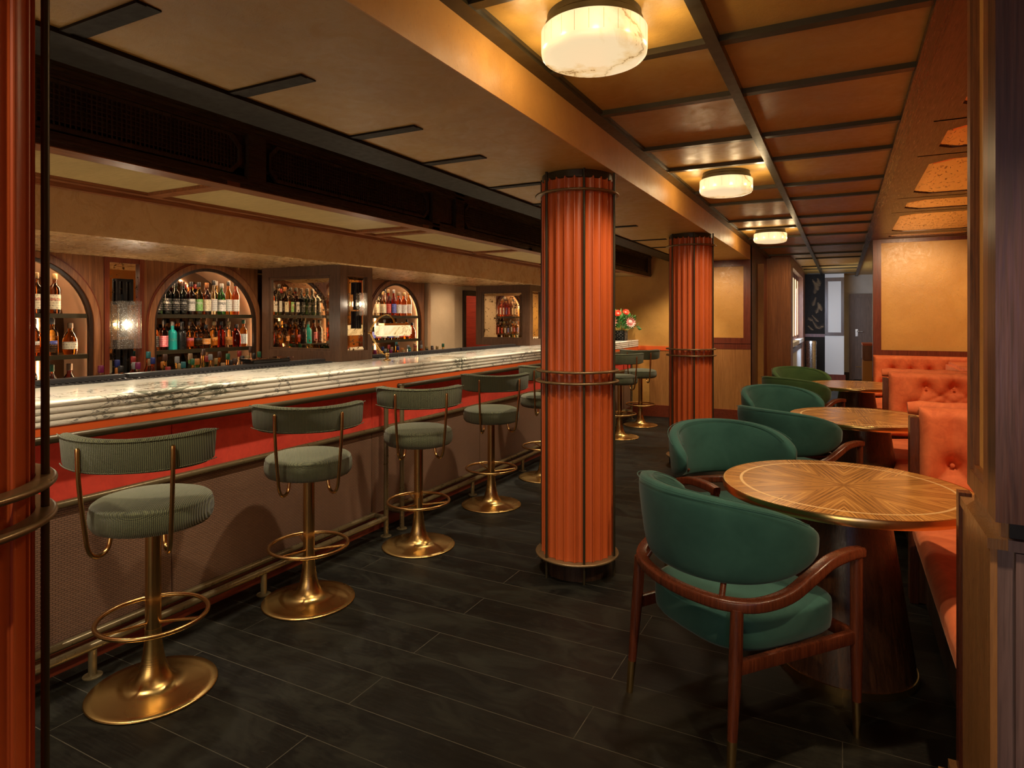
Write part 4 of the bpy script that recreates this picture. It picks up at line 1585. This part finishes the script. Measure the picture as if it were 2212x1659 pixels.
# backrest band
c = B()
be, R0 = 65, 0.283
rows = []
nb = 36
for i in range(nb + 1):
    a = math.radians(-be + 2 * be * i / nb)
    t = abs(2 * i / nb - 1)
    q = max(0.0, 1 - t ** 14) ** 0.5 * 0.97 + 0.03
    th = 0.021 * (0.75 + 0.25 * q) * q
    hz = 0.062 * (0.90 + 0.10 * q) + 0.006 * t
    zc = 0.968 + 0.012 * t * t
    rowp = []
    for u, v in rrect(2 * th, 2 * hz * max(q, 0.85), th * 0.85, 3):
        r = R0 + u + 0.08 * v
        rowp.append((r * math.cos(a), r * math.sin(a), zc + v))
    rows.append(rowp)
c.rings(rows, True, True, True)
c.build('backrest', 'knit', st, angle=70)
c = B()
for zz, rr_ in ((1.022, 0.3085), (0.914, 0.3005)):
    c.tube([(rr_ * math.cos(math.radians(a)), rr_ * math.sin(math.radians(a)), zz + 0.012 * (a / be) ** 2) for a in range(-62, 63, 4)], 0.0022, 6)
c.build('piping', 'knit', st)
for sg in (-1, 1):
    a = math.radians(29 * sg)
    ca, sa = math.cos(a), math.sin(a)
    P = [(0.313, 1.002), (0.314, 0.985), (0.311, 0.90), (0.300, 0.80), (0.286, 0.70), (0.277, 0.645), (0.262, 0.615), (0.238, 0.600), (0.212, 0.604), (0.194, 0.622), (0.186, 0.653)]
    pts = spline([(r * ca, r * sa, z) for r, z in P], 4)
    B().tube(pts, 0.0078, 12, scale=[0.45 if i == 0 else (0.8 if i == 1 else 1) for i in range(len(pts))]).build('back_support', 'brasspole', st)
for (x, y, a, lb) in ((-2.44, 2.433, -45, 'green ribbed bar stool, second from the viewer, before the red leather panel'),
                      (-2.406, 3.342, -51, 'green ribbed bar stool standing by the twin rail posts'),
                      (-2.43, 4.335, -48, 'green ribbed bar stool just left of the large column'),
                      (-2.42, 5.30, -52, 'green ribbed bar stool mostly hidden behind the large column'),
                      (-2.40, 6.35, -50, 'green ribbed bar stool wholly behind the large column'),
                      (-2.42, 7.531, -62, 'green bar stool seen right of the large column'),
                      (-2.44, 8.50, -78, 'farthest green bar stool by the flowers end of the bar')):
    if abs(y - 6.35) < 0.01:
        continue
    dup(st, (x, y, 0), math.radians(a), lb)

# ================================================================== ARMCHAIRS


def chair(loc, ang, label, fab):
    o = thing('armchair', loc, label, 'armchair', 'green upholstered armchairs with timber arms', ang)
    # local frame: +y is the way the chair faces
    c = B()
    rows = []
    nb = 48
    mx = 98
    for i in range(nb + 1):
        u = 2 * i / nb - 1
        a = math.radians(mx * u)
        t = abs(u)
        top = 0.875 - 0.085 * t ** 2.2
        bot = 0.578 + 0.060 * t ** 3
        q = max(0.0, 1 - t ** 5.5) ** 0.42
        q = max(q, 0.02)
        zc = (top + bot) / 2
        hz = (top - bot) / 2 * q
        th = 0.030 * max(0.0, 1 - t ** 18) ** 0.5 + 0.0005
        rowp = []
        for k_ in range(20):
            b = 2 * PI * k_ / 20
            cb_, sb_ = math.cos(b), math.sin(b)
            e = 0.55
            uu = th * (abs(cb_) ** e) * (1 if cb_ > 0 else -1)
            vv = hz * (abs(sb_) ** e) * (1 if sb_ > 0 else -1)
            r = 0.318 + uu + 0.16 * vv * (1 - 0.6 * t)
            rx = r * math.sin(a)
            ry = -r * math.cos(a) * 0.97
            rowp.append((rx, ry, zc + vv))
        rows.append(rowp)
    c.rings(rows, True, True, True)
    c.build('backrest', fab, o, angle=75)
    c = B()
    for rr_, sg in ((0.318 + 0.034, 1), (0.318 - 0.010, -1)):
        pts = []
        for d in range(-84, 85, 4):
            t = abs(d) / mx
            a = math.radians(d)
            top = 0.875 - 0.085 * t ** 2.2
            bot = 0.578 + 0.060 * t ** 3
            q = max(0.0, 1 - t ** 5.5) ** 0.42
            zc = (top + bot) / 2
            hz = (top - bot) / 2 * q
            v = hz * 0.955
            r = 0.318 + sg * 0.0285 + 0.16 * v * (1 - 0.6 * t)
            pts.append((r * math.sin(a), -r * math.cos(a) * 0.97, zc + v))
        c.tube(pts, 0.0018, 6)
    c.build('piping', fab, o)
    # seat cushion
    c = B()
    rows = []
    for z, k_ in ((0.352, 0.86), (0.356, 0.94), (0.372, 0.99), (0.40, 1.0), (0.455, 1.0), (0.462, 0.995), (0.470, 0.975), (0.480, 0.90), (0.486, 0.6), (0.488, 0.05)):
        rowp = []
        for i in range(48):
            b = 2 * PI * i / 48
            cb_, sb_ = math.cos(b), math.sin(b)
            e = 0.42
            x_ = (abs(cb_) ** e) * (1 if cb_ > 0 else -1) * 0.262
            y_ = (abs(sb_) ** e) * (1 if sb_ > 0 else -1) * 0.262
            if y_ < 0:
                x_ *= 1 - 0.16 * (-y_ / 0.262) ** 2
                y_ *= 1 - 0.10 * (x_ / 0.262) ** 2
            rowp.append((x_ * k_, y_ * k_ + 0.002, z))
        rows.append(rowp)
    c.rings(rows, True, True, True)
    c.build('seat_cushion', fab, o, angle=70)
    # seat frame
    c = B()
    sec = rrect(0.026, 0.045, 0.006, 2)
    c.sweep([(-0.262, -0.255, 0.345), (-0.286, 0.255, 0.345)], sec)
    c.sweep([(0.262, -0.255, 0.345), (0.286, 0.255, 0.345)], sec)
    c.sweep([(-0.28, 0.268, 0.345), (0.28, 0.268, 0.345)], sec)
    c.build('seat_frame', 'chairwood', o)
    # arm and back rail
    half = [(0.291, 0.292, 0.636), (0.300, 0.22, 0.643), (0.318, 0.10, 0.640), (0.330, 0.0, 0.612), (0.322, -0.10, 0.566), (0.285, -0.195, 0.540), (0.215, -0.262, 0.532), (0.11, -0.300, 0.530)]
    path = spline([(-x_, y_, z_) for x_, y_, z_ in half] + [(0, -0.312, 0.530)] + list(reversed(half)), 6)
    n = len(path)
    sc = []
    for i in range(n):
        t = abs(2 * i / (n - 1) - 1)
        sc.append(1.0 + 0.08 * math.sin(PI * t))
    c = B()
    c.sweep(path, rrect(0.040, 0.036, 0.008, 3), scale=sc)
    c.build('arm_rail', 'chairwood', o, angle=50)
    for sg in (-1, 1):
        lg = B().tube([(sg * 0.252, -0.245, 0.525), (sg * 0.256, -0.255, 0.36), (sg * 0.262, -0.275, 0.12)], 0.0215, 14, scale=[0.95, 1.0, 0.72]).build('leg', 'chairwood', o)
        B().tube([(sg * 0.262, -0.275, 0.122), (sg * 0.2645, -0.285, 0.0)], 0.0158, 14, scale=[1.0, 0.80]).build('ferrule', 'brassbright', lg)
        lg = B().tube([(sg * 0.290, 0.272, 0.628), (sg * 0.290, 0.272, 0.36), (sg * 0.292, 0.270, 0.12)], 0.0205, 14, scale=[1.0, 1.05, 0.76]).build('leg', 'chairwood', o)
        B().tube([(sg * 0.292, 0.270, 0.122), (sg * 0.293, 0.270, 0.0)], 0.0158, 14, scale=[1.0, 0.80]).build('ferrule', 'brassbright', lg)
        B().cyl((sg * 0.200, -0.262, 0.53), (sg * 0.168, -0.212, 0.62), 0.010).build('back_post', 'chairwood', o)
    return o


F = lambda d: math.radians(d - 90)
chA = chair((-0.352, 2.478, 0), F(53), 'large dark teal armchair in the foreground with its back to the viewer', 'green')
for (x, y, a, lb) in ((-0.49, 3.52, -50, 'teal armchair on the far side of the nearest round table'),
                      (-0.294, 4.655, 56, 'dark green armchair with its back to the viewer at the middle table'),
                      (-0.414, 5.72, -52, 'green armchair on the far side of the middle round table')):
    dup(chA, (x, y, 0), F(a), lb)
chE = chair((-0.39, 7.05, 0), F(56), 'olive green armchair with its back to the viewer at the farthest table', 'green2')
dup(chE, (-0.393, 8.13, 0), F(-52), 'olive green armchair at the far side of the farthest round table')

# ================================================================== TABLES


def table(x, y, label):
    o = thing('round_table', (x, y, 0), label, 'table', 'round starburst tables')
    B().lathe([(0.474, 0.722), (0.474, 0.7505), (0.0, 0.7505)], n=96).build('tabletop', 'starburst', o, angle=30)
    B().lathe([(0.474, 0.718), (0.4805, 0.718), (0.4815, 0.720), (0.4815, 0.748), (0.480, 0.7512), (0.4735, 0.7512), (0.4735, 0.718)], n=96, cap0=False, cap1=False).build('brass_edge', 'brassbright', o, angle=30)
    B().lathe([(0.400, 0.7495), (0.400, 0.7509), (0.4115, 0.7509), (0.4115, 0.7495)], n=96, cap0=False, cap1=False).build('inlay_ring', 'inlay', o, angle=30)
    B().lathe([(0.262, 0.028), (0.160, 0.722)], n=64).build('pedestal', 'pedestalwood', o)
    B().lathe([(0.266, 0.0), (0.2665, 0.03), (0.262, 0.031)], n=64).build('base_ring', 'brassbright', o)
    return o


t1 = table(0.005, 3.015, 'nearest round table with starburst veneer and brass edge')
dup(t1, (0.131, 5.20, 0), 0.4, 'middle round table with starburst veneer and brass edge')
dup(t1, (0.130, 7.66, 0), 0.9, 'farthest round table with starburst veneer and brass edge')

# ================================================================== BANQUETTES


def tuft(x0, x1, z0, z1, y, th, buttons, name, par, creases=True):
    """tufted cushion facing -Y"""
    c = B()
    nx, nz = int((x1 - x0) / 0.012), int((z1 - z0) / 0.012)
    segs = []
    for i, (bx, bz) in enumerate(buttons):
        for j, (cx, cz) in enumerate(buttons):
            if j > i and 0.03 < abs(bz - cz) < 0.30 and abs(bx - cx) < 0.30:
                segs.append((bx, bz, cx, cz))
        if not any(cz > bz + 0.03 for _, cz in buttons):
            segs.append((bx, bz, bx, z1))
        if not any(cz < bz - 0.03 for _, cz in buttons):
            segs.append((bx, bz, bx - 0.18, bz - 0.19))
            segs.append((bx, bz, bx + 0.18, bz - 0.19))

    def sd(px, pz, s):
        ax, az, bx, bz = s
        dx, dz = bx - ax, bz - az
        t = ((px - ax) * dx + (pz - az) * dz) / (dx * dx + dz * dz + 1e-9)
        t = max(0, min(1, t))
        return math.hypot(px - ax - t * dx, pz - az - t * dz)
    rows = []
    for k_ in range(nz + 1):
        z = z0 + (z1 - z0) * k_ / nz
        r = []
        for i in range(nx + 1):
            x = x0 + (x1 - x0) * i / nx
            h = th
            ed = min(x - x0, x1 - x, z - z0, z1 - z)
            er = 0.045
            if ed < er:
                h *= math.sqrt(max(0, 1 - (1 - ed / er) ** 2)) * 0.75 + 0.25
            for bx, bz in buttons:
                d = math.hypot(x - bx, z - bz)
                h -= 0.048 * math.exp(-d / 0.045)
            for s_ in segs:
                d = sd(x, z, s_)
                h -= 0.013 * math.exp(-(d / 0.010)) + 0.010 * math.exp(-(d / 0.05) ** 2)
            h += 0.004 * math.sin(x * 23 + z * 11) * math.sin(z * 17)
            r.append((x, y - max(h, 0.005), z))
        rows.append(r)
    c.rings(rows, False)
    # sides and back
    g = rows
    border = [g[0][i] for i in range(nx + 1)] + [g[k_][nx] for k_ in range(1, nz + 1)] + [g[nz][i] for i in range(nx - 1, -1, -1)] + [g[k_][0] for k_ in range(nz - 1, 0, -1)]
    bk = [(p[0], y, p[2]) for p in border]
    c.rings([border, bk], True)
    o = c.build(name, 'velvet', par, angle=80)
    for bx, bz in buttons:
        q = B()
        q.lathe([(0.011, 0), (0.010, 0.004), (0.006, 0.006), (0.0, 0.007)], n=12)
        b = q.build('button', 'velvet', o)
        hh_ = th - 0.048 - 0.010
        b.location = (bx, y - max(hh_, 0.004) + 0.001, bz)
        b.rotation_euler = (PI / 2, 0, 0)
    return o


def bench(x0, x1, y0, y1, z0, z1, par, name='seat_cushion'):
    c = B()
    rows = []
    nx, ny = 24, max(8, int((y1 - y0) / 0.05))
    R = 0.05
    pr = []
    # section across X: front edge rounded
    sec = [(x0 + 0.012, z0), (x0 + 0.003, z0 + 0.015), (x0 - 0.004, z0 + 0.05)]
    for i in range(7):
        a = PI - PI / 2 * i / 6
        sec.append((x0 + R + R * math.cos(a) - 0.004, z1 - R + R * math.sin(a)))
    m = 12
    for i in range(1, m + 1):
        sec.append((x0 + R + (x1 - x0 - R) * i / m, z1 + 0.012 * math.sin(PI * i / m)))
    sec.append((x1, z0))
    for j in range(ny + 1):
        y = y0 + (y1 - y0) * j / ny
        e = min(y - y0, y1 - y)
        k_ = 1 if e > 0.03 else 0.86 + 0.14 * math.sqrt(max(0, 1 - (1 - e / 0.03) ** 2))
        rows.append([(x, y, z0 + (z - z0) * k_ + (0.004 * math.sin(y * 31 + x * 9) if z > z0 + 0.06 else 0)) for x, z in sec])
    c.rings(rows, True, True, True)
    return c.build(name, 'velvet', par, angle=60)


def banquette(y0, y1, label, btn, post=True, roll=True, zt=1.0):
    """bench along the right wall from y0 to the divider at y1"""
    o = thing('banquette', (0, 0, 0), label, 'banquette', 'orange velvet booth seats')
    yb = y1
    B().box(0.36, XR - 0.01, y0 + 0.02, yb - 0.10, 0.06, 0.33).build('seat_base', 'darkwood', o, smooth=False)
    B().box(0.42, XR - 0.01, y0 + 0.04, yb - 0.12, 0.0, 0.06).build('plinth', 'black', o, smooth=False)
    bench(0.315, 1.05, y0 + 0.02, yb - 0.085, 0.33, 0.455, o)
    c = B()
    c.box(1.10, XR - 0.015, y0 + 0.02, yb - 0.1, 0.33, 0.93, 0.03)
    c.build('side_back', 'velvet', o)
    tuft(0.345, XR - 0.01, 0.46, zt, yb, 0.085, btn, 'tufted_back', o)
    if post:
        c = B()
        c.box(0.345, XR - 0.005, yb + 0.001, yb + 0.055, 0.0, 0.94)
        c.build('divider_panel', 'walnut', o, smooth=False)
        c = B()
        c.box(0.305, 0.344, yb - 0.025, yb + 0.085, 0.0, 0.945, 0.003)
        c.build('end_post', 'chairwood', o)
    if roll:
        c = B()
        secp = rrect(0.085, 0.075, 0.034, 5)
        pts = [(0.300 + (XR - 0.35) * i / 20 + 0.0, yb + 0.052, 0.985 + 0.003 * math.sin(i * 1.7)) for i in range(21)]
        c.sweep(pts, secp, scale=[0.80] + [1.0] * 20)
        c.build('bolster', 'velvet', o, angle=60)
    return o


banquette(2.30, 3.84, 'nearest orange velvet banquette with one deep button in view', [(0.484 + 0.36 * i, 0.72) for i in range(3)])
b2 = [(0.615 + 0.19 * i - 0.0, 0.875) for i in range(4)] + [(0.52 + 0.19 * i, 0.70) for i in range(5)]
banquette(3.945, 6.28, 'middle orange velvet banquette with two buttons and diagonal creases', b2)
b3 = [(0.555 + 0.20 * i, 0.81) for i in range(5)] + [(0.455 + 0.20 * i, 0.63) for i in range(5)]
banquette(6.38, 9.345, 'farthest orange velvet banquette against the golden end wall', b3, post=False, roll=False, zt=0.985)

# ================================================================== CEILING LAMPS


def ceiling_lamp(x, y, label):
    zt, zb, R = 2.434, 2.335, 0.180
    o = thing('ceiling_lamp', (x, y, zt), label, 'ceiling lamp', 'drum ceiling lamps of alabaster')
    B().lathe([(0.160, 0.0), (0.166, 0.004), (0.166, 0.024), (0.160, 0.030), (0.160, ZC - zt - 0.001)], n=56).build('mount', 'bronze', o)
    prof = [(0.155, 0.0), (R - 0.004, 0.0), (R, -0.005), (R, zb - zt + 0.028)]
    sh = B().lathe(prof, n=72, cap1=False).build('drum_side', 'alabaster', o)
    prof = [(R, zb - zt + 0.028), (R - 0.002, zb - zt + 0.014), (R - 0.010, zb - zt + 0.004), (R - 0.026, zb - zt - 0.003), (R - 0.05, zb - zt - 0.007), (0.0, zb - zt - 0.010)]
    B().lathe(prof, n=72, cap0=False).build('drum_bottom', 'alabaster', o)
    c = B()
    for i in range(24):
        a = 2 * PI * i / 24
        r = R + 0.0002
        c.box(-0.0006, 0.0006, -0.0006, 0.0006, 0, 0.001)
        c.face([(r * math.cos(a - .0035), r * math.sin(a - .0035), -0.006), (r * math.cos(a + .0035), r * math.sin(a + .0035), -0.006), (r * math.cos(a + .0035), r * math.sin(a + .0035), zb - zt + 0.03), (r * math.cos(a - .0035), r * math.sin(a - .0035), zb - zt + 0.03)])
    c.build('stave_joints', simple('amber_joint', (0.45, 0.28, 0.10), 0.5) if 'joint' not in M else M['joint'], o, smooth=False)
    for h_ in range(8):
        a = PI / 8 + h_ * PI / 4
        l = bpy.data.lights.new('lamp_glow', 'POINT')
        l.energy = 0.5
        l.color = (1.0, 0.72, 0.38)
        l.shadow_soft_size = 0.02
        lo = bpy.data.objects.new('lamp_glow', l)
        COL.objects.link(lo)
        lo.location = (x + 0.25 * math.cos(a), y + 0.25 * math.sin(a), zt - 0.045)
    l2 = spot(x, y, zb - 0.02, x, y, 0, 26, (1.0, 0.74, 0.44), 165, 0.9, 0.14)
    return o


ceiling_lamp(-0.755, 2.065, 'largest alabaster drum ceiling lamp nearest the viewer')
ceiling_lamp(-0.735, 4.72, 'middle alabaster drum ceiling lamp')
ceiling_lamp(-0.745, 7.95, 'farthest and smallest alabaster drum ceiling lamp')

# ================================================================== FLOWERS
vs = thing('vase', (-2.90, 9.02, 1.1305), 'black patterned square vase holding flowers at the end of the bar', 'vase')
B().box(-0.10, 0.10, -0.08, 0.08, 0.0, 0.145, 0.006).build('body', 'black', vs)
c = B()
for i in range(7):
    for j in range(6):
        if (i * 7 + j * 3) % 5 < 3:
            c.box(-0.088 + i * 0.026, -0.082 + i * 0.026, -0.0825, -0.080, 0.018 + j * 0.021, 0.024 + j * 0.021)
            c.box(0.100, 0.1025, -0.068 + i * 0.02, -0.062 + i * 0.02, 0.018 + j * 0.021, 0.024 + j * 0.021)
c.build('white_dots', 'whitepaint', vs, smooth=False)
bq = thing('flower_bouquet', (-2.90, 9.02, 1.28), 'bouquet of pink protea, red blooms and green leaves in the black vase', 'flowers')
M['leafgreen'] = simple('leaf_green', (0.05, 0.20, 0.035), 0.5)
M['leafpale'] = simple('pale_leaf', (0.16, 0.24, 0.08), 0.5)
M['petalpink'] = simple('pink_petal', (0.75, 0.34, 0.30), 0.5)
M['petalred'] = simple('red_petal', (0.70, 0.05, 0.02), 0.45)
M['petalcream'] = simple('cream_flower_heart', (0.72, 0.62, 0.48), 0.7)
rr = random.Random(11)
for nm, mt, cnt in (('dark_leaves', 'leafgreen', 230), ('pale_leaves', 'leafpale', 110)):
    c = B()
    for i in range(cnt):
        a, el = rr.uniform(0, 2 * PI), rr.uniform(-0.05, 1.35)
        rad = rr.uniform(0.10, 0.27)
        p = Vector((math.cos(a) * math.cos(el) * rad, math.sin(a) * math.cos(el) * rad, 0.03 + math.sin(el) * rad * 0.85))
        d = p.normalized() + Vector((rr.uniform(-.6, .6), rr.uniform(-.6, .6), rr.uniform(-.3, .6)))
        d.normalize()
        sd_ = d.orthogonal().normalized()
        sd_.rotate(Matrix.Rotation(rr.uniform(0, 6.28), 3, d))
        L, wd = rr.uniform(0.05, 0.095), rr.uniform(0.014, 0.026)
        e = p + d * L
        if p.y > 0.26 or e.y > 0.32:
            continue
        nn = d.cross(sd_) * 0.006
        c.face([p, p + d * L * .45 + sd_ * wd + nn, p + d * L, p + d * L * .45 - nn])
        c.face([p, p + d * L * .45 - nn, p + d * L, p + d * L * .45 - sd_ * wd + nn])
    c.build(nm, mt, bq, smooth=False)
c = B()
for i in range(26):
    a, el = rr.uniform(0, 2 * PI), rr.uniform(0.1, 1.4)
    c.cyl((0, 0, -0.10), (math.cos(a) * math.cos(el) * 0.2, min(0.2, math.sin(a) * math.cos(el) * 0.2), 0.02 + math.sin(el) * 0.2), 0.0025, 5)
c.build('stems', 'leafgreen', bq)


def protea(pos, dirn, r, name, pm, cm):
    d = Vector(dirn).normalized()
    q = d.to_track_quat('Z', 'Y')
    c = B()
    for ringi, (n, rr0, hh0, out) in enumerate(((14, 0.55, 0.75, 0.95), (14, 0.6, 0.55, 1.15))):
        for i in range(n):
            a = 2 * PI * (i + 0.5 * ringi) / n
            ca, sa = math.cos(a), math.sin(a)
            tx, ty = -sa, ca
            w_ = 0.12
            b0 = Vector((ca * rr0 * 0.7, sa * rr0 * 0.7, -0.1))
            m1 = Vector((ca * rr0 * 1.2, sa * rr0 * 1.2, hh0 * 0.5))
            tip = Vector((ca * out, sa * out, hh0))
            s_ = Vector((tx, ty, 0)) * w_
            for A in ([b0 - s_ * .6, m1 - s_, m1 + s_, b0 + s_ * .6], [m1 - s_, tip, m1 + s_]):
                c.face([Vector(pos) + q @ (v_ * r) for v_ in A])
    pt = c.build(name, pm, bq, smooth=False)
    c = B()
    rows = []
    for i in range(7):
        t = i / 6 * PI / 2
        rows.append([Vector(pos) + q @ (Vector((math.cos(t) * 0.62 * math.cos(b), math.cos(t) * 0.62 * math.sin(b), math.sin(t) * 0.5)) * r) for b in [2 * PI * j / 16 for j in range(16)]])
    c.rings(rows, True, True, True)
    c.build('flower_heart', cm, pt)


protea((-0.04, -0.27, 0.12), (0.15, -1, 0.2), 0.095, 'protea_petals', 'petalpink', 'petalcream')
protea((0.20, -0.16, 0.11), (0.7, -0.7, 0.2), 0.075, 'protea_petals', 'petalpink', 'petalpink')
protea((0.03, -0.18, 0.23), (0.1, -0.7, 0.7), 0.060, 'red_petals', 'petalred', 'petalred')
protea((0.13, -0.12, 0.25), (0.4, -0.6, 0.7), 0.050, 'red_petals', 'petalred', 'petalred')
